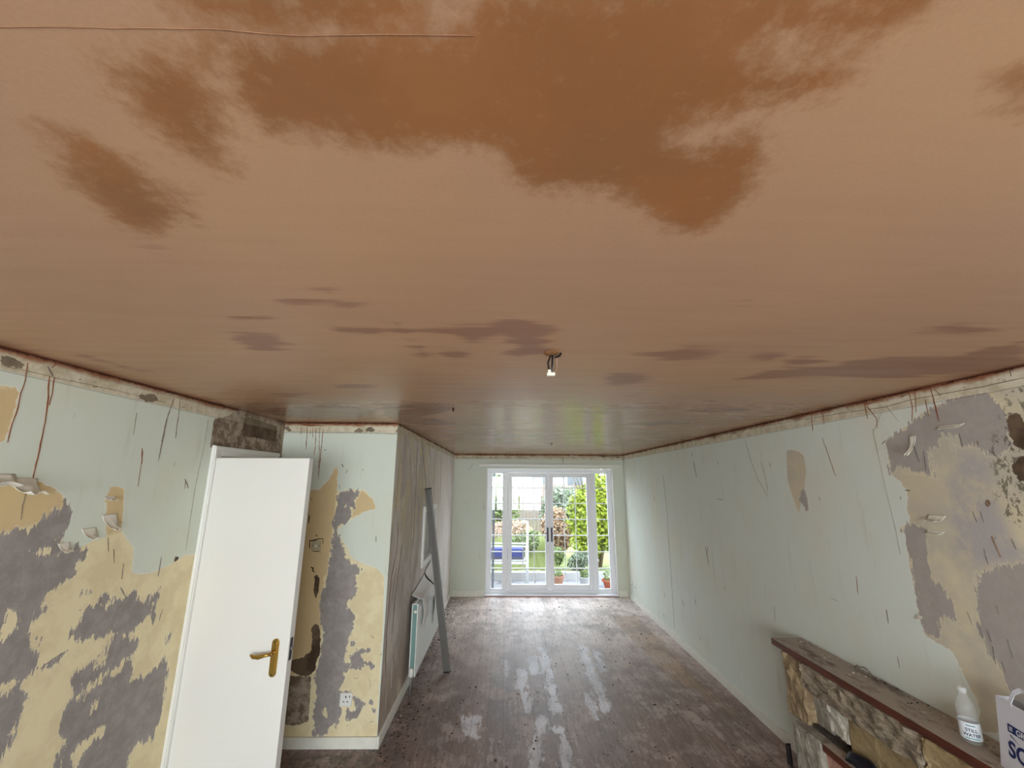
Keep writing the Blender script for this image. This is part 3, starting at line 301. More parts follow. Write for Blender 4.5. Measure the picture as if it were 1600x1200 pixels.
def ceiling_mat():
    m = Mat('skimmed_pink_plaster', .5, .65)
    n1 = m.noise(5, 6, .6); n2 = m.noise(38, 8, .72); sx = m.noise(6, 5, .6, m.map((.35, 3.2, 1))); sx2 = m.noise(3, 6, .6, m.map((.7, 7, 1)))
    fine = m.noise(160, 3, .6)
    d = m.add(m.add(m.attr('damp'), .008), m.add(m.mul(m.add(n1, -.5), .10), m.mul(m.add(n2, -.5), .13)))
    dm = m.step(d, -.032, .034)
    d2 = m.add(m.attr('soft'), m.add(m.mul(m.add(sx, -.5), .22), m.mul(m.add(sx2, -.5), .16)))
    sm = m.mul(m.step(d2, -.02, .035), .85)
    y = m.xyz(1)
    far = m.step(y, 3.0, 5.5)
    streak = m.mul(m.step(m.noise(4.5, 5, .6, m.map((.5, 4.5, 1), loc=(3, 1, 0))), .53, .64), m.mul(far, .75))
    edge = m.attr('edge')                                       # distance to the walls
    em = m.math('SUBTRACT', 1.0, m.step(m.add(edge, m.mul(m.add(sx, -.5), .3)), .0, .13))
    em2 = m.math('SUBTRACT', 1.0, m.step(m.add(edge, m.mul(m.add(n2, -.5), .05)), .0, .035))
    dry = m.mix(m.step(m.noise(1.1, 4, .5), .3, .7), srgb(162, 124, 95), srgb(172, 132, 96))
    dry = m.mix(m.mul(m.step(fine, .35, .75), .28), dry, srgb(180, 144, 112))
    dry = m.mix(m.mul(m.step(sx2, .5, .7), m.add(.04, m.mul(far, .25))), dry, srgb(138, 100, 78))
    damp = m.mix(m.step(m.noise(2.5, 5, .6), .35, .65), srgb(130, 84, 44), srgb(142, 91, 47))
    damp = m.mix(m.mul(m.step(n2, .56, .72), .5), damp, srgb(156, 112, 78))
    c = m.mix(dm, dry, damp)
    c = m.mix(sm, c, srgb(132, 90, 68)); c = m.mix(streak, c, srgb(138, 98, 78))
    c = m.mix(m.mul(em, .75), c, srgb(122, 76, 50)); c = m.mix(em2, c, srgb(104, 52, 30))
    m.col(c)
    near = m.math('SUBTRACT', 1., m.step(y, 1.0, 3.2)); r = m.add(.235, m.mul(m.math('MAXIMUM', dm, near), .32)); r = m.add(r, m.mul(m.add(sx2, -.5), .25)); m.rough(m.add(r, 0.))
    h = m.mul(m.add(m.mul(sx2, .6), m.mul(m.noise(14, 5, .6, m.map((.4, 4, 1))), .35)), m.add(.15, m.step(y, 1.5, 4))); h = m.add(h, m.mul(fine, .05)); h = m.add(h, m.mul(m.math('SUBTRACT', 1., dm), .1))
    m.bump(h, .22, .005); return m.m

def wall_mat(name, mint=(211, 218, 204), mottle=False):
    m = Mat(name, .8, .2)
    n1 = m.noise(7, 6, .62); n2 = m.noise(42, 8, .68); vs = m.noise(5, 5, .6, m.map((3, 3, .45)))
    dg = m.noise(9, 7, .7, m.map((1, 2.6, .55), rot=(.62, 0, 0)))
    dg2 = m.noise(34, 6, .7, m.map((1, 3.0, .6), rot=(.7, 0, 0)))
    nn = m.add(m.mul(m.add(n1, -.5), .03), m.mul(m.add(n2, -.5), .035))
    A = lambda k, x=0: m.add(m.attr(k), m.add(nn, x))
    mc = m.step(A('cream'), -.002, .002)
    gsrc = m.add(m.attr('grey'), m.add(nn, m.add(m.mul(m.add(dg, -.5), .15), m.mul(m.add(dg2, -.5), .09))))
    mg = m.step(gsrc, -.002, .002)
    # mint paint with faint beige staining and vertical rub marks
    big = m.step(m.noise(1.3, 4, .6, m.map((1, 1, .7), loc=(1, 5, 2))), .45, .72)
    mintc = m.mix(m.mul(big, .55), srgb(*mint), srgb(*(int(a * b) for a, b in zip(mint, (1.0, .955, .9)))))
    mintc = m.mix(m.mul(m.step(vs, .55, .75), .2), mintc, srgb(176, 170, 152))
    cream = m.mix(m.step(n1, .4, .6), srgb(229, 217, 178), srgb(219, 205, 165))
    cream = m.mix(m.mul(m.step(m.noise(70, 4, .7), .62, .72), .35), cream, srgb(196, 176, 132))
    tan = m.mix(n1, srgb(204, 180, 136), srgb(214, 192, 148))
    mt = m.step(A('tan'), -.01, .01)
    if mottle: tan = m.mix(.55, tan, srgb(206, 194, 168))
    cream = m.mix(mt, cream, tan)
    grey = m.mix(m.step(m.noise(16, 7, .7), .35, .7), srgb(142, 135, 131), srgb(160, 153, 149))
    grey = m.mix(m.mul(m.step(m.noise(30, 6, .7, m.map((1, 3, 1), rot=(.8, 0, 0))), .6, .66), .4), grey, srgb(190, 182, 168))
    if mottle:
        cream = m.mix(.6, cream, srgb(206, 196, 172)); grey = m.mix(.5, grey, srgb(184, 176, 166))
        mb_ = m.step(A('mott'), -.03, .06)
        q = m.step(m.noise(4.5, 7, .68, m.map((1, 1, .8))), .44, .58)
        mot = m.mix(q, srgb(200, 190, 168), srgb(178, 172, 168)); mot = m.mix(m.mul(m.step(n2, .55, .7), .5), mot, srgb(214, 200, 168))
        cream = m.mix(mb_, m.mix(m.step(m.noise(3, 6, .65), .35, .65), cream, srgb(192, 184, 168)), mot)
        sp_ = m.mul(m.step(A('fleck'), -.03, .03), m.step(m.noise(30, 6, .75, m.map((1, 1.2, .7))), .53, .57))
    # pale torn rim of the paper
    rimg = m.mul(m.step(m.add(gsrc, .007), -.002, .002), m.math('SUBTRACT', 1., mg))
    rimc = m.mul(m.step(A('cream', .005), -.002, .002), m.math('SUBTRACT', 1., mc))
    c = m.mix(mc, mintc, cream)
    c = m.mix(m.mul(rimg, m.mul(mc, .45)), c, srgb(236, 228, 200)); c = m.mix(m.mul(rimc, .5), c, srgb(232, 230, 216))
    c = m.mix(mg, c, grey)
    if mottle: c = m.mix(m.mul(sp_, .8), c, srgb(92, 86, 70))
    bare = m.step(A('bare'), -.002, .002)
    bc = m.mix(m.step(m.noise(11, 8, .75), .42, .6), srgb(118, 100, 84), srgb(172, 158, 140)); bc = m.mix(m.step(m.noise(24, 8, .75), .6, .66), bc, srgb(50, 42, 40))
    c = m.mix(bare, c, bc)
    dk = m.step(A('dark'), -.002, .002)
    c = m.mix(dk, c, m.mix(m.step(n1, .4, .62), srgb(78, 62, 48), srgb(112, 94, 76)))
    # strip of old plaster where the coving came off
    z = m.xyz(2); zz = m.add(z, m.mul(m.add(n1, -.5), .008)); bd = m.step(zz, 2.316, 2.319)
    bandc = m.mix(m.step(m.noise(12, 7, .7), .4, .62), srgb(214, 206, 182), srgb(190, 178, 150))
    bandc = m.mix(m.step(m.noise(26, 7, .75, m.map((1, 1, 2))), .62, .66), bandc, srgb(96, 76, 60))
    st = m.step(m.add(z, m.mul(m.add(n1, -.5), .06)), 2.365, 2.395); bandc = m.mix(st, bandc, srgb(142, 92, 62))
    bandc = m.mix(m.step(m.add(z, m.mul(m.add(n2, -.5), .03)), 2.388, 2.397), bandc, srgb(70, 38, 26))
    c = m.mix(m.mul(bd, m.math('SUBTRACT', 1., m.mul(m.math('MAXIMUM', bare, dk), .8))), c, bandc)
    ln = m.mul(m.step(zz, 2.309, 2.312), m.math('SUBTRACT', 1., m.step(zz, 2.314, 2.317))); c = m.mix(m.mul(ln, .45), c, srgb(120, 104, 84))
    # small knocks and scuffs
    sc = m.step(m.noise(22, 3, .5, m.map((1, 1, .28), loc=(4, 4, 4))), .74, .78); c = m.mix(m.mul(sc, .45), c, srgb(120, 108, 92))
    m.col(c)
    h = m.add(m.mul(m.math('SUBTRACT', 1., mc), .45), m.mul(m.math('SUBTRACT', 1., mg), .4)); h = m.add(h, m.mul(n1, .25)); h = m.add(h, m.mul(n2, .08)); h = m.math('SUBTRACT', h, m.mul(m.math('MAXIMUM', bare, dk), .6))
    h = m.add(h, m.mul(m.noise(2.2, 3, .5), .6))
    m.bump(h, .5, .004); return m.m

def side_mat():
    m = Mat('scraped_wall', .85, .2)
    v1 = m.noise(3, 7, .66, m.map((1, .8, .5))); v2 = m.noise(5, 7, .68, m.map((1, 1.0, .42), loc=(2, 3, 1))); n2 = m.noise(40, 8, .7); y = m.xyz(1); z = m.xyz(2)
    c = m.mix(m.step(v1, .36, .62), srgb(186, 178, 171), srgb(218, 211, 205))
    c = m.mix(m.mul(m.step(v2, .52, .6), .6), c, srgb(166, 155, 146))
    c = m.mix(m.mul(m.step(m.add(v2, m.mul(n2, .1)), .61, .63), m.step(z, .9, 1.8)), c, srgb(210, 200, 168))
    cm = m.mul(m.step(m.noise(7, 6, .65, m.map((1, .9, .3), loc=(9, 1, 5))), .54, .56), m.step(z, 1.0, 1.9)); c = m.mix(m.mul(cm, .9), c, srgb(206, 194, 158))
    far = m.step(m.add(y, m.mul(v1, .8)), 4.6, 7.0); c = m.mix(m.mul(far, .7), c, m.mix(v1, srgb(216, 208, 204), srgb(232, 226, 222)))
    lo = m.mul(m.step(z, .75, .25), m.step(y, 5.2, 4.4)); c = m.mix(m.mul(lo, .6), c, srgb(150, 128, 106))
    bd = m.step(m.add(z, m.mul(m.add(n2, -.5), .05)), 2.325, 2.333); bandc = m.mix(m.step(n2, .4, .62), srgb(214, 206, 182), srgb(176, 160, 134))
    bandc = m.mix(m.step(m.add(z, m.mul(m.add(n2, -.5), .04)), 2.38, 2.396), bandc, srgb(110, 64, 44)); c = m.mix(bd, c, bandc)
    fk = m.step(m.noise(6, 8, .72, m.map((1, .7, .5), loc=(1, 7, 3))), .60, .62); c = m.mix(m.mul(fk, .8), c, srgb(214, 206, 186))
    c = m.mix(m.mul(m.step(m.noise(12, 6, .7, m.map((1, .9, .2))), .66, .69), .7), c, srgb(104, 90, 80))
    m.col(c); m.bump(m.add(m.mul(v1, .7), m.add(m.mul(v2, .5), m.mul(n2, .2))), .5, .006); return m.m

def floor_mat():
    m = Mat('worn_floorboards', .42, .6)
    mp = m.n('ShaderNodeMapping'); m.put(mp.inputs[0], m.obj()); mp.inputs['Rotation'].default_value = (0, 0, PI / 2)
    br = m.n('ShaderNodeTexBrick'); m.put(br.inputs['Vector'], mp.outputs[0]); br.offset = .37; br.squash = 1
    for k, v in (('Scale', 1.0), ('Mortar Size', .0022), ('Mortar Smooth', .3), ('Bias', 0.), ('Brick Width', 2.6), ('Row Height', .128)): br.inputs[k].default_value = v
    br.inputs['Color1'].default_value = (0, 0, 0, 1); br.inputs['Color2'].default_value = (1, 1, 1, 1); br.inputs['Mortar'].default_value = (.5, .5, .5, 1)
    rnd = m.n('ShaderNodeSeparateColor'); m.put(rnd.inputs[0], br.outputs['Color']); rnd = rnd.outputs[0]; gap = br.outputs['Fac']
    gr = m.noise(7, 8, .7, m.map((6, .5, 1))); g2 = m.noise(30, 6, .7, m.map((4, .35, 1))); n1 = m.noise(3.5, 7, .65); n2 = m.noise(36, 8, .75); x = m.xyz(0); y = m.xyz(1)
    c = m.mix(m.step(gr, .3, .7), srgb(108, 91, 85), srgb(154, 134, 125))
    c = m.mix(m.mul(rnd, .45), c, srgb(172, 142, 126)); c = m.mix(m.mul(m.step(g2, .5, .7), .4), c, srgb(116, 94, 84))
    # door daylight shining on the far boards, painted in as a paler colour
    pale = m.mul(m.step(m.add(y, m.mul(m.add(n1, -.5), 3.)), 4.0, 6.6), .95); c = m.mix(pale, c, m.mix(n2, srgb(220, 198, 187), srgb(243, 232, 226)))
    wood = m.step(m.add(m.attr('orange'), m.mul(m.add(gr, -.5), .35)), -.03, .06); c = m.mix(m.mul(wood, .6), c, m.mix(g2, srgb(164, 128, 94), srgb(198, 164, 128)))
    # adhesive blotches, varnish flakes
    fl = m.step(m.add(m.mul(n1, .6), m.mul(m.noise(11, 8, .75, m.map((2.5, .6, 1))), .5)), .565, .60); c = m.mix(m.mul(fl, .7), c, srgb(188, 172, 164))
    fl2 = m.step(m.noise(10, 8, .8, m.map((2.4, .5, 1), loc=(2, 2, 2))), .55, .60); c = m.mix(m.mul(fl2, .5), c, srgb(92, 74, 66)); fl3 = m.step(m.noise(16, 8, .8, m.map((2., .6, 1), loc=(7, 2, 2))), .575, .61); c = m.mix(m.mul(fl3, m.add(.25, m.mul(m.step(m.math('ABSOLUTE', m.add(x, -.55)), 1.1, .3), .5))), c, srgb(206, 196, 192))
    w = m.add(m.add(m.attr('white'), .01), m.add(m.mul(m.add(m.noise(10, 6, .7, m.map((2.5, .6, 1))), -.5), .24), m.mul(m.add(n2, -.5), .10)))
    wm = m.step(w, -.01, .02); c = m.mix(m.mul(wm, .92), c, m.mix(m.step(n2, .5, .64), srgb(236, 236, 244), srgb(212, 208, 212)))
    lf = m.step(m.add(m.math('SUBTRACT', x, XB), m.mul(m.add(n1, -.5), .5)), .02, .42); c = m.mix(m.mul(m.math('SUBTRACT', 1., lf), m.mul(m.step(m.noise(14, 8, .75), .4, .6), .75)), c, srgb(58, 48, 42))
    mo = m.noise(2.2, 8, .72, m.map((1.5, .8, 1), loc=(5, 2, 0))); c = m.mix(m.mul(m.step(mo, .42, .62), .45), c, srgb(98, 82, 76)); c = m.mix(m.mul(m.step(m.noise(17, 8, .8), .56, .66), .45), c, srgb(96, 78, 70)); sp1 = m.voro(13, m.map((1, .8, 1)), out='Distance'); sel = m.step(m.noise(5, 3), .42, .56); spm = m.mul(m.math('SUBTRACT', 1., m.step(m.add(sp1, m.mul(n2, .12)), .16, .22)), sel); c = m.mix(m.mul(spm, .85), c, srgb(58, 46, 42))
    sp2 = m.voro(34, m.map((1.1, .6, 1), loc=(3, 2, 0))); c = m.mix(m.mul(m.mul(m.math('SUBTRACT', 1., m.step(sp2, .08, .15)), m.step(m.noise(7, 3), .5, .6)), .7), c, srgb(206, 194, 182))
    c = m.mix(m.mul(gap, .5), c, srgb(52, 40, 34)); m.col(c)
    m.rough(m.add(.34, m.mul(n1, .3)))
    h = m.add(m.mul(gr, .5), m.math('SUBTRACT', m.mul(n2, .5), m.mul(gap, 1.))); m.bump(h, .45, .004); return m.m

def stone_mat(name, a, b, dark, scale=9, stretch=(1, 1, 1), spec=.3, rough=.75):
    m = Mat(name, rough, spec); n = m.noise(scale, 8, .7, m.map(stretch), .8); n2 = m.noise(scale * 5, 7, .7, m.map(stretch))
    c = m.mix(m.step(n, .35, .65), a, b); c = m.mix(m.mul(m.step(n2, .52, .66), .55), c, dark); c = m.mix(m.mul(m.step(m.noise(scale * 2.2, 5, .6), .64, .7), .5), c, tuple(min(1, x * 1.5) for x in b))
    m.col(c); m.bump(m.add(n, m.mul(n2, .6)), .9, .012); return m.m
def wood_mat(name, a, b, dust=None, rough=.35):
    m = Mat(name, rough, .5); g = m.noise(9, 7, .65, m.map((5, .5, 5))); n = m.noise(5, 7, .7, m.map((2.4, .9, 2)))
    c = m.mix(m.step(g, .3, .7), a, b)
    if dust: c = m.mix(m.mul(m.step(n, .32, .5), .85), c, dust); c = m.mix(m.mul(m.step(m.noise(22, 7, .7, m.map((3, 1, 1))), .57, .64), .6), c, srgb(190, 180, 168))
    m.col(c); m.bump(m.add(g, n), .35, .003); return m.m
M['ceiling'] = ceiling_mat(); M['wall'] = wall_mat('mint_wall'); M['wall_r'] = wall_mat('mint_wall_right', (216, 222, 213), True); M['side'] = side_mat(); M['floor'] = floor_mat()
M['skirt'] = plain('skirting_paint', srgb(226, 225, 214), .45, .35, var=.06, scale=18)
M['stone_lintel'] = stone_mat('rough_faced_stone', srgb(120, 108, 92), srgb(176, 162, 140), srgb(84, 74, 62), 14, (1, 1, 2.2))
M['stone_tan'] = stone_mat('tan_stone', srgb(140, 120, 86), srgb(168, 148, 110), srgb(104, 88, 62), 4)
M['stone_brown'] = stone_mat('brown_stone', srgb(134, 114, 88), srgb(182, 160, 124), srgb(88, 72, 56), 8)
M['stone_grey'] = stone_mat('grey_stone', srgb(142, 136, 124), srgb(178, 172, 158), srgb(104, 98, 88), 7)
M['stone_white'] = stone_mat('white_quartz_stone', srgb(196, 192, 176), srgb(232, 228, 214), srgb(132, 122, 100), 6, spec=.5, rough=.4)
M['stone_pink'] = stone_mat('pink_stone', srgb(176, 132, 118), srgb(196, 156, 138), srgb(140, 100, 88), 6)
M['stone_dark'] = stone_mat('dark_stone', srgb(62, 56, 50), srgb(96, 88, 78), srgb(24, 22, 20), 14)  # dark mottled stone for the backing and the rubble
M['hearth'] = stone_mat('hearth_stone', srgb(120, 112, 102), srgb(150, 142, 130), srgb(84, 78, 70), 10)
M['shelf_edge'] = wood_mat('red_brown_varnish', srgb(70, 34, 24), srgb(104, 52, 35))
M['shelf_top'] = wood_mat('dusty_dark_wood', srgb(76, 50, 42), srgb(104, 76, 66), srgb(176, 164, 150), .6)
def glass(name, tint=(1, 1, 1), gloss=.9):
    m = bpy.data.materials.new(name); m.use_nodes = True; t = m.node_tree; t.nodes.clear()
    o = t.nodes.new('ShaderNodeOutputMaterial'); mx = t.nodes.new('ShaderNodeMixShader'); a = t.nodes.new('ShaderNodeBsdfTransparent'); g = t.nodes.new('ShaderNodeBsdfGlossy'); f0 = t.nodes.new('ShaderNodeLayerWeight'); f0.inputs[0].default_value = .12; f = t.nodes.new('ShaderNodeMath'); f.operation = 'MULTIPLY_ADD'; t.links.new(f0.outputs['Facing'], f.inputs[0]); f.inputs[1].default_value = .45; f.inputs[2].default_value = .03; g.inputs['Roughness'].default_value = .02; a.inputs[0].default_value = (*tint, 1)
    t.links.new(f.outputs[0], mx.inputs[0]); t.links.new(a.outputs[0], mx.inputs[1]); t.links.new(g.outputs[0], mx.inputs[2]); t.links.new(mx.outputs[0], o.inputs[0]); return m
M['glass'] = glass('window_glass', (.97, .985, .98))

# ------------------------------------------------------------------ the room
neg = lambda U, V: np.full(U.shape, -.5)
def minus(a, b): return lambda U, V: np.minimum(sdf(U, V, a), -sdf(U, V, b)) if b else sdf(U, V, a)
only = lambda a: (lambda U, V: sdf(U, V, a))
def ceil_edge(U, V):
    d = np.minimum(XR - U, YB - V)
    left = np.where(V < YF, U - XL, U - XB); fr = np.where(U < XB, YF - V, 9)
    return np.minimum(np.minimum(d, left), np.where(fr > 0, fr, 9)) .clip(0, .5)
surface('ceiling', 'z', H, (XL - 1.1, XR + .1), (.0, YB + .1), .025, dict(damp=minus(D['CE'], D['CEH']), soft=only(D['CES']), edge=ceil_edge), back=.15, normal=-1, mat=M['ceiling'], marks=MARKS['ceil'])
bx('ceiling', XL - 1.1, XR + .1, Y0 - .4, 0, H, H + .15, M['ceiling'], kind='structure')
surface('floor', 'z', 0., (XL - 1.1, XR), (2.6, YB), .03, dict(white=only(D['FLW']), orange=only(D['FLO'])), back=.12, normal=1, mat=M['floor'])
bx('floor', XL - 1.1, XR, Y0, 2.6, -.12, 0, M['floor'], kind='structure')
base = dict(cream=neg, grey=neg, tan=neg, bare=neg, dark=neg, mott=neg, fleck=neg)
surface('wall_left', 'x', XL, (.9, YF), (0, H), .0125, dict(base, cream=only(D['LC']), grey=minus(D['LG'], D['LGH']), tan=only(D['LT']), bare=only(D['LB']), dark=only(D['LD'])), [(DY0, DY1, 0, DZ)], .1, 1, M['wall'], MARKS['left'])
bx('wall_left', XL - .1, XL, Y0, .9, 0, H, M['wall'], kind='structure')
surface('wall_stairwell_front', 'y', YF, (XL, XB), (0, H), .0125, dict(base, cream=only(D['FC']), grey=minus(D['FG'], D['FGH']), tan=only(D['FT']), bare=only(D['FB']), dark=only(D['FD'])), (), .1, -1, M['wall'], MARKS['front'])
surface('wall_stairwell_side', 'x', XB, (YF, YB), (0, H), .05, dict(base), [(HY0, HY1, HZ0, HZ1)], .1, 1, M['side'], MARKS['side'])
surface('wall_right', 'x', XR, (.9, YB), (0, H), .018, dict(base, cream=only(D['RC']), grey=only(D['RG']), tan=only(D['RT']), dark=only(D['RD']), mott=only(D['RB']), fleck=only(D['RM'])), (), .12, -1, M['wall_r'], MARKS['right'])
bx('wall_right', XR, XR + .12, Y0, .9, 0, H, M['wall_r'], kind='structure')
surface('wall_back', 'y', YB, (XB - .1, XR + .12), (0, H), .1, dict(base), [(FX0, FX1, 0, FZ1)], .22, -1, M['wall'], MARKS['back'])
# rear wall with the wide window behind the photographer, and the hall beyond the left door
rw = MB(); rw.box(XL - .1, -1.4, Y0 - .2, Y0, 0, H); rw.box(1.6, XR + .12, Y0 - .2, Y0, 0, H); rw.box(-1.4, 1.6, Y0 - .2, Y0, 0, .67); rw.box(-1.4, 1.6, Y0 - .2, Y0, 2.17, H)
rw.build('wall_rear', M['wall'], kind='structure')
hw = MB(); hw.box(XL - 1.1, XL - 1.0, 1.9, 4.2, 0, H); hw.box(XL - 1.0, XL - .1, 1.9, 2.0, 0, H); hw.box(XL - 1.0, XL - .1, 4.1, 4.2, 0, H)
hw.build('wall_hall', M['plaster_body'], kind='structure')
# bay window frame behind the camera
wf = MB(); wf.box(-1.4, 1.6, Y0 - .12, Y0 - .06, .67, .74); wf.box(-1.4, 1.6, Y0 - .12, Y0 - .06, 2.10, 2.17)
for xx in (-1.4, -.42, .56, 1.53): wf.box(xx, xx + .07, Y0 - .12, Y0 - .06, .74, 2.10)
w2 = wf.build('window_2', M['upvc'], kind='structure')
bx('pane', -1.33, 1.53, Y0 - .095, Y0 - .09, .74, 2.10, M['glass'], w2)

# skirting boards
def skirt(name, pts, h=.075, t=.018, mat='skirt'):      # pts: footprint line; board offset into the room by t (sign given per segment)
    mb = MB()
    for x0, y0, x1, y1 in pts: mb.box(x0, x1, y0, y1, 0, h)
    return mb.build(name, M[mat], bevel=.004, kind='structure')
skirt('baseboard_right', [(XR - .02, 3.46, XR, YB)], .08)
skirt('baseboard_stairwell_side', [(XB, YF - .02, XB + .02, YB)], .08)
skirt('baseboard_stairwell_front', [(XL, YF - .02, XB, YF)], .075)
skirt('baseboard_back', [(XB + .02, YB - .02, FX0 - .01, YB), (FX1 + .01, YB - .02, XR - .02, YB)], .1)
skirt('baseboard_left', [(XL, -2.6, XL + .018, 2.77)], .09)

# ------------------------------------------------------------------ left door with its casing
cs = MB(); CY0 = 2.785; CY1 = 3.585; CZ = 2.135
def casing(mb, y0, y1, z0, z1, horiz=False):
    mb.box(XL, XL + .018, y0, y1, z0, z1)
cs.box(XL, XL + .02, CY0, DY0, 0, CZ); cs.box(XL, XL + .02, DY1, CY1, 0, CZ); cs.box(XL, XL + .02, DY0, DY1, DZ, CZ)
cs.box(XL + .02, XL + .028, CY0 + .004, CY0 + .03, 0, CZ - .004); cs.box(XL + .02, XL + .028, CY0 + .03, CY1, CZ - .03, CZ - .004)
cs.build('trim_1', M['white_paint'], bevel=.004, kind='structure')
jm = MB(); jm.box(XL - .1, XL, DY0, DY0 + .025, 0, DZ); jm.box(XL - .1, XL, DY1 - .025, DY1, 0, DZ); jm.box(XL - .1, XL, DY0 + .025, DY1 - .025, DZ - .025, DZ)
jm.box(XL - .07, XL - .05, DY0 + .025, DY0 + .037, 0, DZ - .025)
jm.build('trim_2', M['white_paint'], bevel=.002, kind='structure')
dr = empty('door_1', (XL + .022, 2.862, 0), label='open white painted flush door with brass lever handle', kind='structure')
PH = math.radians(4.0); WD = .625; TD = .052; DH = 2.055
TDoor = Matrix.Translation((XL + .022, 2.862, 0)) @ Matrix.Rotation(-PH, 4, 'Z')      # leaf runs +x from the hinge, camera face at local y = -TD
def dbox(x0, x1, y0, y1, z0, z1): return MB().box(x0, x1, y0, y1, z0, z1, 0, TDoor)
dbox(0, WD, -TD, 0, .008, DH).build('door_leaf', M['door_paint'], dr, bevel=.0025)
hp = MB()
def rounded(mb, cx, cz, w, h, y0, y1, T, n=8):
    pts = []
    for k in range(n + 1): a = PI * k / n; pts.append((cx + w / 2 * math.cos(a), cz + h / 2 - w / 2 + w / 2 * math.sin(a)))
    for k in range(n + 1): a = PI + PI * k / n; pts.append((cx + w / 2 * math.cos(a), cz - h / 2 + w / 2 + w / 2 * math.sin(a)))
    b = len(mb.v); N = len(pts)
    for y in (y0, y1): mb.v += [tuple(T @ Vector((x, y, z))) for x, z in pts]
    mb.f.append(tuple(range(b, b + N))); mb.m.append(0); mb.f.append(tuple(range(b + N, b + 2 * N))[::-1]); mb.m.append(0)
    for k in range(N): mb.f.append((b + k, b + N + k, b + N + (k + 1) % N, b + (k + 1) % N)); mb.m.append(0)
hx = WD - .078; hz = .915
rounded(hp, hx, hz, .042, .20, -TD - .007, -TD, TDoor); rounded(hp, hx, hz, .026, .18, -TD - .011, -TD - .006, TDoor)
hpl = hp.build('handle_plate', M['brass'], dr, bevel=.001, label='brass backplate')
lv = MB(); lv.tube([TDoor @ Vector(p) for p in [(hx, -TD, hz + .03), (hx, -TD - .045, hz + .03)]], .009, 10)
lv.tube([TDoor @ Vector(p) for p in [(hx, -TD - .045, hz + .031), (hx - .03, -TD - .05, hz + .027), (hx - .065, -TD - .052, hz + .018), (hx - .098, -TD - .05, hz + .018), (hx - .118, -TD - .044, hz + .026)]], [.008, .0095, .0125, .0105, .006], 10)
lv.build('lever', M['brass'], hpl, smooth=True)
scw = MB()
for dz in (.085, -.085): scw.lathe([(.004, 0), (.004, .002)], 8, TDoor @ Matrix.Translation((hx, -TD - .0125, hz + dz)) @ Matrix.Rotation(PI / 2, 4, 'X'))
scw.build('screw', M['dark_metal'], hpl)
lp = dbox(WD - .001, WD + .0015, -TD + .012, -.014, hz - .02, hz + .10).build('latch_plate', M['dark_metal'], dr)
dbox(WD, WD + .010, -TD + .018, -.02, hz + .035, hz + .052).build('latch', M['steel'], lp)
for z in (.25, 1.05, 1.85): dbox(-.012, .006, -.012, .004, z - .04, z + .04).build('hinge', M['steel'], dr, bevel=.002)

# ------------------------------------------------------------------ french doors
fd = empty('door_2', (.812, YB + .09, 0), label='white glazed double garden doors with side panes', kind='structure')
fy0, fy1 = YB + .085, YB + .155; X = lambda d: FX0 + .022 + d * .9913
fr = MB(); a0 = FX0 + .012; a1 = FX1 - .012
fr.box(a0, a0 + .075, fy0, fy1, .03, FZ1 - .017); fr.box(a1 - .075, a1, fy0, fy1, .03, FZ1 - .017)
fr.box(a0 + .075, a1 - .075, fy0, fy1, FZ1 - .082, FZ1 - .017); fr.box(a0 + .075, a1 - .075, fy0, fy1, .03, .085)
ML0, ML1 = .285, .368; MR0, MR1 = 1.885, 1.968
for q0, q1 in ((ML0, ML1), (MR0, MR1)): fr.box(X(q0), X(q1), fy0, fy1, .085, FZ1 - .082)
fr.build('frame', M['upvc'], fd, bevel=.004)
def bars(x0, x1, z0, z1, cols, parent, ztop=FZ1 - .087 - .075):
    mb = MB(); rows = [ztop - .19 - .275 * k for k in range(6)]
    for z in rows:
        if z0 + .02 < z < z1: mb.box(x0, x1, YB + .108, YB + .132, z - .007, z + .007)
    for k in range(1, cols): xx = x0 + (x1 - x0) * k / cols; mb.box(xx - .0065, xx + .0065, YB + .11, YB + .13, z0, z1)
    mb.build('glazing_bars', M['upvc'], parent)
    bx('pane', x0 - .004, x1 + .004, YB + .118, YB + .122, z0 - .004, z1 + .004, M['glass'], parent)
for side, (l0, l1) in enumerate(((.372, 1.118), (1.124, 1.881))):
    st = .072 if side == 0 else .10
    b0, b1 = X(l0), X(l1); z0, z1 = .09, FZ1 - .087; lf = MB()
    w0 = .07; w1 = .072; gz0, gz1 = z0 + .085, z1 - .075
    lf.box(b0, b0 + w0, fy0 - .012, fy1 - .02, z0, z1); lf.box(b1 - w1, b1, fy0 - .012, fy1 - .02, z0, z1)
    lf.box(b0 + w0, b1 - w1, fy0 - .012, fy1 - .02, z0, gz0); lf.box(b0 + w0, b1 - w1, fy0 - .012, fy1 - .02, gz1, z1)
    lo = lf.build('door_leaf', M['upvc'], fd, bevel=.006)
    bars(b0 + w0, b1 - w1, gz0, gz1, 3, lo)
    hxx = b1 - .03 if side == 0 else b0 + .035; s_ = -1 if side == 0 else 1
    hb = MB().box(hxx - .014, hxx + .014, fy0 - .022, fy0 - .012, .88, 1.12)
    hb.box(hxx - .008, hxx + .008, fy0 - .05, fy0 - .022, 1.02, 1.036)
    hb.tube([(hxx, fy0 - .052, 1.028), (hxx + s_ * .05, fy0 - .056, 1.026), (hxx + s_ * .12, fy0 - .05, 1.02)], [.009, .008, .006], 8, 1)
    hb.build('handle', [M['dark_metal'], M['chrome']], lo, bevel=.002, label='dark backplate with a bronze lever')
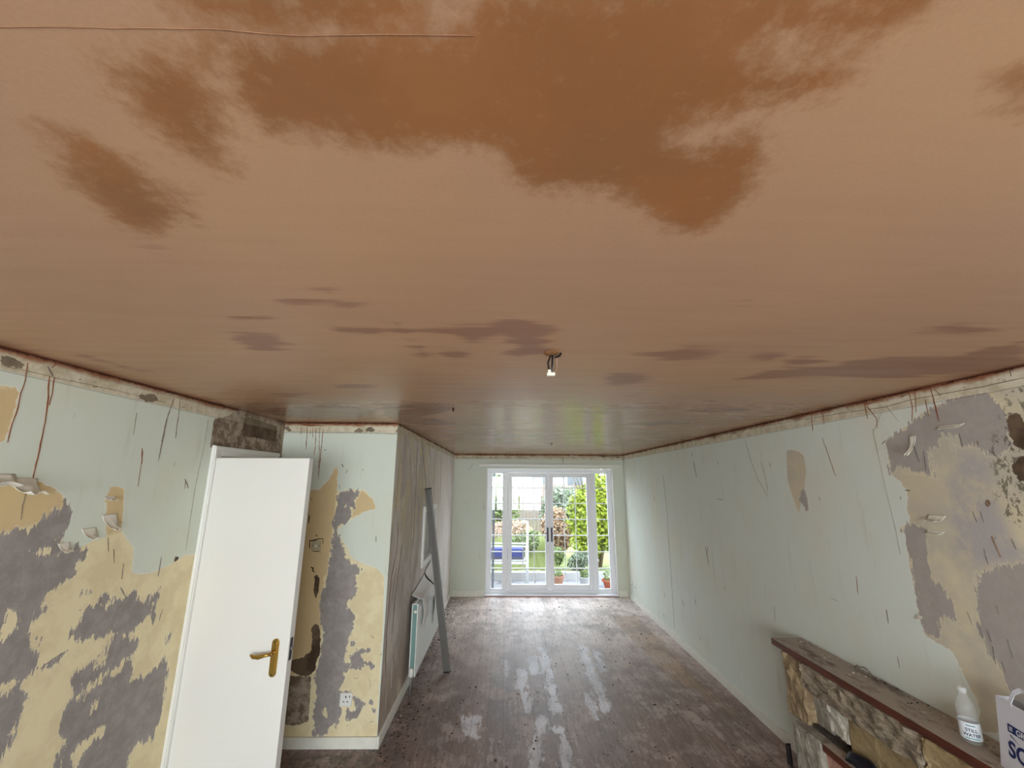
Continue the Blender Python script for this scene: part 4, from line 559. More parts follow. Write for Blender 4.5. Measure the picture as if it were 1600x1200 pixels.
for s0, s1 in ((a0 + .075, X(ML0)), (X(MR1), a1 - .075)):
    sf = MB(); z0, z1 = .085, FZ1 - .07
    sf.box(s0, s0 + .012, fy0 + .01, fy1 - .02, z0, z1); sf.box(s1 - .012, s1, fy0 + .01, fy1 - .02, z0, z1); sf.box(s0, s1, fy0 + .01, fy1 - .02, z0, z0 + .02); sf.box(s0, s1, fy0 + .01, fy1 - .02, z1 - .02, z1)
    so_ = sf.build('side_light', M['upvc'], fd, bevel=.003); bars(s0 + .012, s1 - .012, z0 + .02, z1 - .02, 1, so_)
bx('sill', FX0, FX1, YB - .022, YB + .2, .014, .032, M['upvc'], fd, bevel=.003)
bx('threshold', FX0, FX1, YB - .03, YB + .2, 0, .014, plain('red_sill', srgb(176, 130, 124), .5, .4, var=.15, scale=20), fd, bevel=.004)
# white plaster reveals of the opening
rv = MB(); rv.box(FX0, FX0 + .012, YB - .012, YB + .2, .03, FZ1); rv.box(FX1 - .012, FX1, YB - .012, YB + .2, .03, FZ1); rv.box(FX0 + .012, FX1 - .012, YB - .012, YB + .2, FZ1 - .012, FZ1)
rv.build('trim_3', M['white_paint'], bevel=.002, kind='structure')
cr = MB().box(-.47, 2.10, YB - .05, YB - .001, 2.180, 2.222)
tag(cr.build('curtain_batten', M['white_paint'], bevel=.003), 'long white curtain batten fixed above the garden doors', 'batten')

# small window in the stairwell wall
w1 = MB(); fx = XB + .022
w1.box(XB - .08, fx, HY0 - .05, HY0 + .015, HZ0 - .05, HZ1 + .05); w1.box(XB - .08, fx, HY1 - .015, HY1 + .05, HZ0 - .05, HZ1 + .05)
w1.box(XB - .08, fx, HY0 + .015, HY1 - .015, HZ1 - .015, HZ1 + .05); w1.box(XB - .08, fx, HY0 + .015, HY1 - .015, HZ0 - .05, HZ0 + .015)
wo = w1.build('window_1', M['white_paint'], bevel=.004, kind='structure')
bx('pane', XB - .045, XB - .035, HY0 + .015, HY1 - .015, HZ0 + .015, HZ1 - .015, plain('obscured_pane', srgb(120, 112, 106), .3, .5, var=.2, scale=6), wo)

# peeling paper curls that hang from the walls
wl = [o for o in bpy.data.objects if o.name == 'wall_left'][0]
def curl(parent, plane, c0, u, w, L, drop, roll, mat='paper', nrm=1):
    """strip of paper still fixed along its top edge at (u = width direction), curling outwards"""
    cx_, cu_, cz_ = c0; mb = MB()
    def fn(a, b):
        ang = roll * b; r = L / max(roll, .01)
        out = r * (1 - math.cos(ang)); dn = r * math.sin(ang)
        uu = cu_ + (a - .5) * w * (1 - .25 * b) + .1 * w * math.sin(3 * b); jag = .06 * L * math.sin(9 * a + 2) * b
        return (cx_ + nrm * (out + .003), uu, cz_ - dn * drop + jag)
    mb.sheet(fn, 12, 12, .0012); mb.build('peeled_paper', M[mat], parent, smooth=True)
curl(wl, 'x', (XL, 1.60, 1.935), 1, .20, .10, 1, 2.3); curl(wl, 'x', (XL, 1.735, 1.92), 1, .10, .11, 1, 1.9)
curl(wl, 'x', (XL, 2.125, 1.838), 1, .06, .04, 1, 2.2); curl(wl, 'x', (XL, 2.145, 1.755), 1, .08, .105, 1, 1.5); curl(wl, 'x', (XL, 2.055, 1.70), 1, .07, .065, 1, 1.5); curl(wl, 'x', (XL, 1.955, 1.65), 1, .05, .055, 1, 1.6)
wr_ = [o for o in bpy.data.objects if o.name == 'wall_right'][0]
curl(wr_, 'x', (XR, 2.00, 2.195), 1, .13, .035, 1, 2.0, nrm=-1); curl(wr_, 'x', (XR, 2.165, 1.765), 1, .09, .06, 1, 2.0, nrm=-1); curl(wr_, 'x', (XR, 2.185, 1.69), 1, .09, .035, 1, 2.0, nrm=-1); curl(wr_, 'x', (XR, 2.365, 1.255), 1, .03, .04, 1, 2.2, nrm=-1)
curl(wr_, 'x', (XR, 2.205, 2.165), 1, .035, .12, 1, 1.0, nrm=-1)

# ------------------------------------------------------------------ switch and sockets
sw = empty('light_switch', (-1.52, YF - .004, 1.405), label='pale light switch with crumbled plaster edges on the stairwell wall behind the door', cat='switch')
p = MB().box(-1.557, -1.483, YF - .010, YF - .0022, 1.365, 1.440).build('switch_plate', plain('aged_plastic', srgb(178, 166, 138), .5, .3), sw, bevel=.003)
MB().box(-1.528, -1.512, YF - .015, YF - .0105, 1.392, 1.412).build('rocker', M['paper'], sw, bevel=.002)
for dx in (-.028, .028): MB().lathe([(.004, 0), (.004, .0015)], 8, Matrix.Translation((-1.52 + dx, YF - .010, 1.403)) @ Matrix.Rotation(PI / 2, 4, 'X')).build('screw', M['dark_metal'], sw)
sk = empty('power_socket', (-1.18, YF - .004, .315), label='white wall socket low on the stairwell wall above the skirting', cat='socket')
MB().box(-1.225, -1.135, YF - .012, YF - .0022, .270, .360).build('socket_plate', M['white_paint'], sk, bevel=.004)
for x0, z0, w_, h_ in ((-1.184, .328, .008, .014), (-1.200, .300, .011, .006), (-1.172, .300, .011, .006), (-1.155, .330, .006, .014)): bx('socket_slot', x0, x0 + w_, YF - .0135, YF - .0122, z0, z0 + h_, M['rubber'], sk)
for i, y in enumerate((7.64, 7.46)):
    s_ = empty('phone_socket', (XR - .004, y, .25), label=('white blank outlet plate on the right wall, the one nearer the garden doors', 'small white outlet plate on the right wall, the one farther from the garden doors')[i], cat='socket', group='outlet plates low on the right wall')
    bx('socket_plate', XR - .012, XR - .0015, y - .04, y + .04, .19, .30, M['paper_white'], s_, bevel=.003)
    bx('socket_slot', XR - .0135, XR - .0122, y - .012, y + .012, .23, .25, M['rubber'], s_)

# ------------------------------------------------------------------ ceiling wires and nails
cw = empty('ceiling_light_wiring', (.172, 1.56, H), label='bare light wires with a white connector block hanging from the middle of the ceiling', cat='wiring')
ho = MB(); ho.lathe([(.030, 0), (.024, -.006), (.014, -.010), (.001, -.010)], 12, Matrix.Translation((.172, 1.56, H - .0005))); ho.build('ceiling_hole', plain('broken_plaster', srgb(120, 84, 54), .9, .1, var=.3, scale=90), cw)
for i, pts in enumerate(([(0, 0, 0), (-.012, .0, -.03), (-.010, 0, -.055), (-.006, 0, -.07)], [(.006, 0, 0), (.004, .006, -.04), (.0, 0, -.07)], [(.012, 0, 0), (.022, -.004, -.02), (.02, 0, -.06), (.008, 0, -.078)])):
    MB().tube([(.172 + a, 1.56 + b, H - .008 + c) for a, b, c in pts], .0035, 6).build('wire', (MARK_MATS['black'], M['rubber'], MARK_MATS['brown'])[i], cw, smooth=True)
cb = MB().box(.155, .186, 1.551, 1.568, H - .092, H - .079); cb.box(.159, .171, 1.553, 1.566, H - .080, H - .068); cb.build('connector_block', M['paper'], cw, bevel=.002)
MB().tube([(.186, 1.556, H - .02), (.205, 1.556, H - .012), (.21, 1.556, H - .002)], .0045, 6).build('clip', MARK_MATS['black'], cw)
for i, (x, y) in enumerate(((.60, 5.53), (-.358, 2.856))):
    nl = MB().lathe([(.008, 0), (.010, -.004), (.005, -.008), (.004, -.022), (.001, -.024)], 8, Matrix.Translation((x, y, H - .0005)))
    tag(nl.build('ceiling_nail', MARK_MATS['black']), ('dark nail stub in the ceiling near the garden doors', 'small dark nail stub in the ceiling left of the bare light wires')[i], 'nail', 'nail stubs left in the ceiling')

# ------------------------------------------------------------------ radiator, its valve, draped paper and leaning straightedge
rd = empty('radiator', (XB + .07, 5.2, .12), label='white panel radiator on the scraped stairwell wall', cat='radiator')
RY0, RY1, RZ0, RZ1 = 4.47, 6.0, .135, .76; rx = XB + .105
pm = MB(); pm.box(rx - .012, rx, RY0, RY1, RZ0, RZ1)
k = RY0 + .05
while k < RY1 - .05: pm.box(rx - .004, rx + .0035, k, k + .022, RZ0 + .03, RZ1 - .035); k += .042
pm.build('front_panel', M['rad'], rd, bevel=.003)
pb = MB().box(rx - .062, rx - .050, RY0, RY1, RZ0, RZ1).build('rear_panel', M['rad'], rd, bevel=.003)
sg = plain('teal_panel_edge', srgb(120, 152, 146), .5, .3)
MB().box(rx - .050, rx - .012, RY0 - .002, RY0 + .004, RZ0 + .01, RZ1 - .01).build('end_panel', sg, rd, label='teal green end panel')
MB().box(rx - .050, rx - .012, RY1 - .004, RY1 + .002, RZ0 + .01, RZ1 - .01).build('end_panel', M['rad'], rd)
gm = MB().box(rx - .050, rx - .046, RY0 + .01, RY1 - .01, RZ1 - .012, RZ1 - .002).box(rx - .016, rx - .012, RY0 + .01, RY1 - .01, RZ1 - .012, RZ1 - .002)
k = RY0 + .02
while k < RY1 - .02: gm.box(rx - .0505, rx - .0115, k, k + .006, RZ1 - .012, RZ1 - .002); k += .03
gm.build('top_grille', M['rad'], rd)
for yy in (RY0 + .25, RY1 - .25): bx('bracket', XB + .001, rx - .06, yy, yy + .03, RZ0 + .05, RZ1 - .08, M['rad'], rd)
vl = MB(); vl.tube([(rx - .03, RY0 - .035, 0.001), (rx - .03, RY0 - .035, .17)], .009, 8, 1); vl.tube([(rx - .03, RY0 - .05, .16), (rx - .03, RY0 + .0, .16)], .012, 8, 1)
vl.lathe([(.016, .15), (.021, .17), (.021, .215), (.013, .225)], 12, Matrix.Translation((rx - .03, RY0 - .035, 0)))
vl.build('valve', [M['white_paint'], M['steel']], rd, smooth=True)
MB().tube([(rx - .02, RY0 - .03, RZ1 - .06), (rx - .02, RY0 + .01, RZ1 - .06)], .014, 10).build('bleed_valve', M['white_paint'], rd)
# sheet of lining paper that came off the wall and lies over the radiator's top
def drape(y0, y1, top0, top1, front, name, label, wob, back=.0):
    def fn(a, b):
        y = y0 + (y1 - y0) * a; tz = top0 + (top1 - top0) * a; rip = wob * math.sin(11 * a + 1.3) + .5 * wob * math.sin(23 * a)
        if b < .45:
            t = b / .45; return (XB + .012 + (rx + .008 - XB - .012) * t ** 1.3, y, tz - (tz - RZ1 - .010) * t ** .8 + rip * .1)
        t = (b - .45) / .55; Lf = front * (1 + .45 * math.sin(5 * a + .6) + .25 * math.sin(17 * a))
        return (rx + .012 + .03 * math.sin(PI * t) * (.5 + .5 * math.sin(9 * a)) + .012 * t, y + .03 * t * math.sin(6 * a), RZ1 + .006 - Lf * t + rip * .2)
    o = MB().sheet(fn, 40, 22, .0014).build(name, M['paper_white'], smooth=True); return tag(o, label, 'paper', 'strips of peeled paper on the radiator')
drape(4.60, 5.26, .81, .87, .17, 'peeled_paper_sheet', 'torn white paper hanging over the near half of the radiator', .02)
drape(5.30, 6.08, .89, 1.04, .28, 'peeled_paper_sheet', 'long white paper strip falling over the far end of the radiator', .03)
def fnl(a, b):
    y = 4.20 + .20 * b + .03 * math.sin(7 * a); z = .62 + .34 * a; return (XB + .004 + .03 * math.sin(PI * b) + .05 * b * b * (1 - a), y, z + .04 * b)
# straightedge: aluminium plastering feather edge leaning on the stairwell wall
A_ = Vector((-.580, 4.92, .004)); B_ = Vector((XB + .05, 5.0, 1.835)); dv = (B_ - A_).normalized()
sd = Vector((1, -.35, 0)); sd = (sd - dv * sd.dot(dv)).normalized(); up_ = dv.cross(sd)
T_ = Matrix((sd, up_, dv)).transposed().to_4x4(); T_.translation = A_
se = empty('straightedge', A_, label='long aluminium straightedge leaning against the stairwell wall', cat='straightedge'); LL = (B_ - A_).length
ml = MB()
for a, b, c, d in ((-.034, .034, -.010, .010), (-.034, -.020, .010, .018), (.020, .034, .010, .018), (-.008, .008, .010, .014), (-.034, -.020, -.018, -.010), (.020, .034, -.018, -.010), (-.008, .008, -.014, -.010)): ml.box(a, b, c, d, .003, LL - .003, 0, T_)
ml.build('bar', M['steel'], se, bevel=.0012)
for z0, z1 in ((-.002, .010), (LL - .010, LL + .002)): MB().box(-.036, .036, -.019, .019, z0, z1, 0, T_).build('end_cap', M['dark_metal'], se, bevel=.001)

# ------------------------------------------------------------------ stone fireplace on the right wall
def block(name, x0, x1, y0, y1, z0, z1, mat, parent, amp=.010, n=10, seed=0, **k):
    me = bpy.data.meshes.new(name); bm = bmesh.new(); bmesh.ops.create_cube(bm, size=1.0)
    bmesh.ops.bevel(bm, geom=list(bm.edges), offset=.03, segments=1, affect='EDGES')
    bmesh.ops.subdivide_edges(bm, edges=list(bm.edges), cuts=n, use_grid_fill=True)
    off = root_loc(parent); cx_, cy_, cz_ = (x0 + x1) / 2, (y0 + y1) / 2, (z0 + z1) / 2
    from mathutils import noise as ns
    for v in bm.verts:
        q = Vector((cx_ + v.co.x * (x1 - x0), cy_ + v.co.y * (y1 - y0), cz_ + v.co.z * (z1 - z0)))
        d = ns.fractal(q * 14 + Vector((seed, 0, 0)), .7, 2.2, 4) * amp
        if v.co.x < -.3: q.x += d * 1.0 - amp * .1
        v.co = q - off
    bm.to_mesh(me); bm.free(); me.materials.append(M[mat])
    o = bpy.data.objects.new(name, me); COL.objects.link(o); o.parent = parent; return tag(o, **k)
fp = empty('fireplace', (XR, 2.4, 0), label='stepped stone fireplace surround against the right wall', cat='fireplace')
bx('backing', 2.04, XR - .004, 1.5, 3.24, .0, .775, M['stone_dark'], fp)
block('end_stone', 1.93, 2.05, 3.06, 3.255, .41, .785, 'stone_brown', fp, .016, 10, 1)
block('lintel_stone', 1.925, 2.05, 2.245, 3.055, .635, .785, 'stone_lintel', fp, .022, 16, 2, label='long rough-faced stone')
block('lintel_stone', 1.925, 2.05, 1.5, 2.235, .60, .785, 'stone_tan', fp, .016, 14, 5)
block('niche_stone', 1.985, 2.05, 2.93, 3.06, .43, .64, 'stone_grey', fp, .008, 8, 3)
block('niche_stone', 1.975, 2.05, 2.775, 2.925, .465, .645, 'stone_white', fp, .014, 8, 4, label='glossy white quartz stone')
block('niche_stone', 1.975, 2.05, 2.27, 2.77, .43, .64, 'stone_tan', fp, .007, 10, 6)
block('niche_stone', 1.97, 2.05, 1.5, 2.26, .43, .60, 'stone_brown', fp, .010, 10, 7)
block('base_stone', 1.865, 2.05, 2.875, 3.12, .0, .428, 'stone_grey', fp, .012, 12, 8)
block('base_stone', 1.895, 2.05, 1.5, 2.88, .0, .385, 'stone_pink', fp, .008, 14, 9)
block('rubble', 1.945, 1.985, 2.76, 3.04, .425, .445, 'stone_dark', fp, .010, 8, 10)
bx('hearth', 1.64, 1.86, 1.5, 3.33, .0, .055, M['hearth'], fp, bevel=.008)
def shelf(name, x0, x1, y0, y1, z0, z1, lab, seed):
    mb = MB(); n = 40; b = 0; random.seed(seed)
    mb.box(x0, x1, y0, y1, z0, z1)
    mb.m = [1 if i == 1 else 0 for i in range(6)]
    o = mb.build(name, [M['shelf_edge'], M['shelf_top']], bevel=.004); return tag(o, lab, 'shelf')
shelf('mantel_shelf', 1.922, XR - .002, 1.5, 3.355, .790, .832, 'long dark red-brown wooden mantel shelf on top of the stone fireplace', 1)
shelf('lower_shelf', 1.872, 1.962, 1.5, 2.868, .389, .432, 'lower dark red wooden shelf with grey top inside the stone fireplace', 2)
# grime and scraps on the mantel
tw = MB(); random.seed(3); pts = []
for i in range(26): t = i / 25; pts.append((XR - .030 - .016 * math.sin(9 * t) ** 2, 2.84 - .36 * t, .836 + .030 * abs(math.sin(PI * min(1, t * 2.6))) * (1 if t < .4 else .3) + .006 * math.sin(31 * t)))
tw.tube(pts, .0035, 6); pts2 = [(x - .014 + .006 * math.sin(40 * y), y + .01, .836 + (z - .836) * .4) for x, y, z in pts[6:]]; tw.tube(pts2, .003, 6)
tag(tw.build('cable_scrap', M['hearth'], smooth=True), 'loop of dusty grey cable lying at the back of the mantel shelf', 'cable')
ch = MB(); random.seed(5)
def chip(mb, x, y, z, s_, T=None):
    n = random.randint(4, 6); a0_ = random.random() * 6; pl = [(x + s_ * random.uniform(.5, 1) * math.cos(a0_ + 2 * PI * k / n), y + s_ * random.uniform(.5, 1) * math.sin(a0_ + 2 * PI * k / n)) for k in range(n)]
    h = s_ * random.uniform(.15, .5); b = len(mb.v); mb.v += [(px, py, z) for px, py in pl] + [(x + (px - x) * .7, y + (py - y) * .7, z + h) for px, py in pl]
    mi = random.choice((0, 0, 1, 2))
    mb.f.append(tuple(range(b, b + n))[::-1]); mb.f.append(tuple(range(b + n, b + 2 * n))); mb.m += [mi] * 2
    for k in range(n): mb.f.append((b + k, b + (k + 1) % n, b + n + (k + 1) % n, b + n + k)); mb.m.append(mi)
for i in range(160): chip(ch, XR - .004 - abs(random.gauss(0, .05)) - .006, random.uniform(1.9, 3.33), .8322, random.uniform(.002, .008))
tag(ch.build('plaster_crumbs', [M['hearth'], MARK_MATS['black'], M['paper']]), 'plaster crumbs scattered along the mantel shelf', 'debris', kind='stuff')
# black plastic item on the lower shelf
bg = MB()
def fbag(a, b):
    y = 2.70 - .55 * a; w_ = .045; x = 1.925 + (b - .5) * 2 * w_ ; h = .055 * math.sin(PI * b) ** .6 * (.5 + .5 * math.sin(PI * min(1, a * 3 + .15))) + .006 * math.sin(17 * a + 6 * b)
    return (x + .006 * math.sin(13 * a), y, .4345 + max(.002, h))
bg.sheet(fbag, 30, 14, .0015); tag(bg.build('plastic_bag', M['rubber'], smooth=True), 'folded black plastic lying on the lower fireplace shelf', 'bag')
# metal strip standing at the end of the skirting
st = MB(); st.box(1.995, 2.03, 3.452, 3.458, .001, .125); st.box(1.995, 2.0, 3.41, 3.452, .001, .125)
tag(st.build('metal_angle', M['dark_metal'], bevel=.001), 'short dark metal angle standing between the skirting end and fireplace', 'metal')
bx('socket_box_gap', 2.035, XR - .003, 3.29, 3.44, .001, .07, M['rubber']) if False else None

# water bottle
BT = Vector((2.022, 2.092, .8325))
wb = empty('water_bottle', BT, label='clear plastic water bottle with white label standing on the mantel shelf', cat='bottle')
pm_ = Mat('clear_plastic', .12, .6); pm_.col((.80, .84, .84)); pm_.b.inputs['Alpha'].default_value = .16; M['pet'] = pm_.m
pm_ = Mat('frosted_cap', .4, .4); pm_.col((.78, .82, .82)); pm_.b.inputs['Alpha'].default_value = .45; M['cap'] = pm_.m
TB = Matrix.Translation(BT)
MB().lathe([(.026, .0), (.033, .006), (.034, .03), (.033, .075), (.034, .12), (.0335, .135), (.030, .150), (.018, .175), (.0125, .185), (.0125, .195)], 28, TB).build('bottle_body', M['pet'], wb, smooth=True)
MB().lathe([(.0150, .192), (.0155, .194), (.0155, .209), (.0145, .212)], 22, TB).build('cap', M['cap'], wb, bevel=.001)
lbm = MB()
b = 0; n = 36
for zz in (.020, .085):
    for k_ in range(n): a = 2 * PI * k_ / n; lbm.v.append((BT.x + .0350 * math.cos(a), BT.y + .0350 * math.sin(a), BT.z + zz))
for k_ in range(n): lbm.f.append((k_, (k_ + 1) % n, n + (k_ + 1) % n, n + k_)); lbm.m.append(0)
lab = lbm.build('label_wrap', plain('label_paper', srgb(226, 232, 236), .45, .3, var=.01), wb, smooth=True, label='white paper label')
def text_mesh(txt, size, fn, mat, name, parent, bold=0.0, sx=1.0):
    """letters as real thin geometry; fn maps flat (u, v, w) to the carrying surface"""
    cu = bpy.data.curves.new('t', 'FONT'); cu.body = txt; cu.size = size; cu.align_x = 'CENTER'; cu.extrude = .0002; cu.offset = bold; cu.resolution_u = 4
    to = bpy.data.objects.new('t', cu); COL.objects.link(to); bpy.context.view_layer.update()
    me = bpy.data.meshes.new_from_object(to.evaluated_get(bpy.context.evaluated_depsgraph_get())); bpy.data.objects.remove(to)
    bm = bmesh.new(); bm.from_mesh(me)
    bmesh.ops.subdivide_edges(bm, edges=[e for e in bm.edges if e.calc_length() > size * .25], cuts=2)
    off = root_loc(parent)
    for v in bm.verts: v.co = Vector(fn(v.co.x * sx, v.co.y, v.co.z)) - off
    bm.to_mesh(me); bm.free(); me.materials.clear(); me.materials.append(mat)
    o = bpy.data.objects.new(name, me); COL.objects.link(o); o.parent = parent; return o
ink = plain('navy_ink', srgb(28, 52, 92), .5, .3); ang0 = math.atan2(-BT.y, -BT.x) + .10
def on_bottle(zc): return lambda u, v, w: (BT.x + (.0353 + max(w, 0)) * math.cos(ang0 + u / .035), BT.y + (.0353 + max(w, 0)) * math.sin(ang0 + u / .035), BT.z + zc + v)
text_mesh('STILL', .017, on_bottle(.052), ink, 'label_text', lab, .0004); text_mesh('WATER', .017, on_bottle(.034), ink, 'label_text', lab, .0004)
for zc, wd_, hh in ((.073, .030, .004), (.025, .046, .0035)):
    N = 10; wv = MB()
    for i in range(N):
        u0 = -wd_ / 2 + wd_ * i / N; u1 = u0 + wd_ / N; F_ = on_bottle(zc)
        wv.poly([F_(u0, 0, 0), F_(u1, 0, 0), F_(u1, hh, 0), F_(u0, hh, 0)])
    wv.build('label_band', plain('teal_ink', srgb(70, 130, 140), .5), lab)

# paper bag with handles, beside the bottle
BG = Vector((1.99, 1.815, .8325))
cb_ = empty('paper_bag', BG, label='white paper carrier bag with navy lettering standing on the mantel shelf', cat='bag')
bagw = .24; bagd = .11; bagh = .245
def bagpt(u, z, face):      # u along the bag's width (towards +y is away), front face looks to the room (-x), open mouth at the top
    s_ = z / bagh; d = bagd * (1 - .55 * s_); xo = -d / 2 if face == 'f' else d / 2
    return (xo + .012 * s_ + .004 * math.sin(9 * u + 12 * z), u * (1 + .06 * s_), z + .0 * u)
RB = Matrix.Translation(BG) @ Matrix.Rotation(math.radians(-16), 4, 'Z')
kraft = plain('white_paper', srgb(228, 230, 240), .7, .2, var=.02); kin = plain('paper_inside', srgb(196, 196, 200), .8, .2)
body = MB()
def ring(z, inset=0):
    hw_ = bagw / 2; out = []
    for u in np.linspace(-hw_, hw_, 13): q = bagpt(u, z, 'f'); out.append((q[0] + inset, q[1], q[2]))
    g = -(z / bagh) * .007
    out.append((bagpt(hw_, z, 'f')[0] * .0 + .012 * z / bagh, hw_ - g - .0 - inset, z))
    for u in np.linspace(hw_, -hw_, 13): q = bagpt(u, z, 'b'); out.append((q[0] - inset, q[1], q[2]))
    out.append((.012 * z / bagh, -hw_ + g + inset, z))
    return out
zs = [0, .03, .08, .13, .18, .22, bagh]; rows_ = [ring(z) for z in zs] + [ring(z, .0015) for z in zs[::-1][:-1]]
N_ = len(rows_[0])
for r_ in rows_: body.v += [tuple(RB @ Vector(q)) for q in r_]
for i in range(len(rows_) - 1):
    for k_ in range(N_): body.f.append((i * N_ + k_, i * N_ + (k_ + 1) % N_, (i + 1) * N_ + (k_ + 1) % N_, (i + 1) * N_ + k_)); body.m.append(0 if i < len(zs) - 1 else 1)
body.f.append(tuple(range(N_))[::-1]); body.m.append(0)
bb = body.build('bag_body', [kraft, kin], cb_)
for fc in ('f', 'b'):
    hd = MB(); xx = bagpt(0, bagh, fc)[0]
    prof = [(-.060, -.035), (-.060, .0), (-.050, .040), (-.022, .062), (.022, .062), (.050, .040), (.060, .0), (.060, -.035)]
    sgn = -1 if fc == 'f' else 1
    for (u0, z0), (u1, z1) in zip(prof, prof[1:]):
        dx0 = sgn * .002 + (.02 if fc == 'f' else .0) * max(z0, 0) / .06; dx1 = sgn * .002 + (.02 if fc == 'f' else .0) * max(z1, 0) / .06
        d_ = Vector((0, u1 - u0, z1 - z0)).normalized(); nn = Vector((0, -d_.z, d_.y)) * .0075
        P0 = Vector((xx + dx0, u0, bagh + z0)); P1 = Vector((xx + dx1, u1, bagh + z1)); th = Vector((sgn * .0014, 0, 0))
        b_ = len(hd.v); hd.v += [tuple(RB @ q) for q in (P0 - nn, P0 + nn, P1 + nn, P1 - nn, P0 - nn + th, P0 + nn + th, P1 + nn + th, P1 - nn + th)]
        for q in ((0, 1, 2, 3), (7, 6, 5, 4), (0, 4, 5, 1), (3, 2, 6, 7), (1, 5, 6, 2), (0, 3, 7, 4)): hd.f.append(tuple(b_ + i for i in q)); hd.m.append(0)
    hd.build('bag_handle', kraft, cb_)
def on_bag(u0, zc):
    def f_(u, v, w):
        z = zc + v; q = bagpt(-(u + u0), z, 'f'); return tuple(RB @ Vector((q[0] - .0010 - max(w, 0), q[1], q[2])))
    return f_
navy = plain('navy_print', srgb(24, 40, 104), .5, .3)
F_ = on_bag(0, 0); bn = MB()
for i in range(14):
    u0 = -.075 + .165 * i / 14; u1 = u0 + .165 / 14
    bn.poly([F_(u0, .140, 0), F_(u1, .140, 0), F_(u1, .168, 0), F_(u0, .168, 0)])
band_ = bn.build('print_band', navy, bb)
whi = plain('white_print', srgb(232, 234, 240), .6)
text_mesh('GREGGS', .027, lambda u, v, w: on_bag(.012, .1445)(u, v, w + .0006), whi, 'print_text', bb, .0005)
sq = MB()
for i in range(2):
    for j in range(2): u0 = -.068 + i * .008; z0 = .147 + j * .008; G_ = on_bag(0, 0); sq.poly([G_(u0, z0, .0006), G_(u0 + .006, z0, .0006), G_(u0 + .006, z0 + .006, .0006), G_(u0, z0 + .006, .0006)])
sq.build('print_squares', whi, bb)
tr = MB(); G_ = on_bag(0, 0); tr.poly([G_(-.066, .134, 0), G_(-.066, .128, 0), G_(-.02, .112, 0)]); tr.build('print_flash', navy, bb)
text_mesh('SO', .075, on_bag(-.03, .058), navy, 'print_text', bb, .0022)
# green-capped bottle inside the bag
gb = empty('green_bottle', RB @ Vector((.0, .0, .003)), label='bottle with a green cap poking up inside the white paper bag', cat='bottle')
TG = RB @ Matrix.Translation((.012, .01, .004))
MB().lathe([(.026, 0), (.030, .01), (.030, .13), (.026, .155), (.014, .185), (.013, .20)], 20, TG).build('bottle_body', M['pet'], gb, smooth=True)
MB().lathe([(.017, .198), (.018, .200), (.018, .222), (.016, .226)], 18, TG).build('cap', plain('green_cap', srgb(20, 110, 70), .4, .4), gb, bevel=.001)


# floor debris: flakes of plaster and paint, densest along the stairwell wall
random.seed(11); fb = MB()
for i in range(800):
    if random.random() < .62: x = XB + .03 + abs(random.gauss(0, .13)); y = random.uniform(3.5, 7.6)
    else: x = random.uniform(XB + .1, XR - .1); y = random.uniform(3.4, 7.7)
    if x < XR - .05: chip(fb, x, y, .0005, random.uniform(.004, .012) * (1.5 if random.random() < .1 else 1))
tag(fb.build('floor_debris', [plain('dark_flake', srgb(74, 60, 52), .9), MARK_MATS['black'], plain('pale_flake', srgb(150, 134, 122), .9)]), 'flakes of plaster and paint scattered over the floorboards', 'debris', kind='stuff')

# ------------------------------------------------------------------ garden
GY = YB + .22
pav = Mat('patio_paving', .8, .3); v_ = pav.voro(1.5, pav.map((1, 1, 1)), feature='DISTANCE_TO_EDGE'); nz = pav.noise(8, 6)
pav.col(pav.mix(pav.step(v_, .0, .03), srgb(84, 82, 86), pav.mix(nz, srgb(120, 118, 122), srgb(140, 140, 142)))); M['paving'] = pav.m
bx('patio', -9, 9, GY, 9.75, -.35, -.15, M['paving'], kind='structure')
grass = Mat('meadow_grass', .9, .2); gn = grass.noise(6, 7, .7); grass.col(grass.mix(gn, srgb(112, 124, 70), srgb(146, 152, 100))); grass.bump(grass.noise(60, 5), .6, .03)
bx('lawn', -14, 14, 9.93, 30, -.30, -.02, grass.m, kind='structure')
bx('patio_kerb', -9, 9, 9.75, 9.93, -.35, .02, plain('pale_kerb', srgb(160, 158, 156), .8), kind='structure', bevel=.01)
def leaf_mat(name, a, b): 
    m = Mat(name, .6, .25); m.col(m.mix(m.noise(9, 4), srgb(*a), srgb(*b))); m.b.inputs['Subsurface Weight'].default_value = 0; return m.m
LM = {'lime': leaf_mat('lime_leaves', (104, 122, 22), (138, 146, 44)), 'green': leaf_mat('green_leaves', (80, 96, 54), (124, 136, 84)), 'dark': leaf_mat('dark_leaves', (40, 54, 36), (66, 80, 52)), 'red': leaf_mat('russet_leaves', (132, 100, 78), (160, 136, 106)),
      'pale': leaf_mat('pale_leaves', (96, 108, 88), (128, 136, 112)), 'pink': leaf_mat('pink_flowers', (150, 128, 100), (176, 148, 132)), 'bark': plain('bark', srgb(96, 80, 60), .9)}
def foliage(mb, c, r, n, s_, mat=0, core=True):
    c = Vector(c); r = Vector(r)
    for i in range(n):
        d = Vector((random.gauss(0, 1), random.gauss(0, 1), random.gauss(0, 1))).normalized() * random.uniform(.55, 1) ** .7
        p = Vector((c.x + d.x * r.x, c.y + d.y * r.y, c.z + d.z * r.z)); a = Vector((random.gauss(0, 1), random.gauss(0, 1), random.gauss(0, 1))).normalized(); b_ = a.orthogonal().normalized(); q = s_ * random.uniform(.6, 1.3)
        mb.poly([p - a * q, p + b_ * q * .45, p + a * q, p - b_ * q * .45], mat)
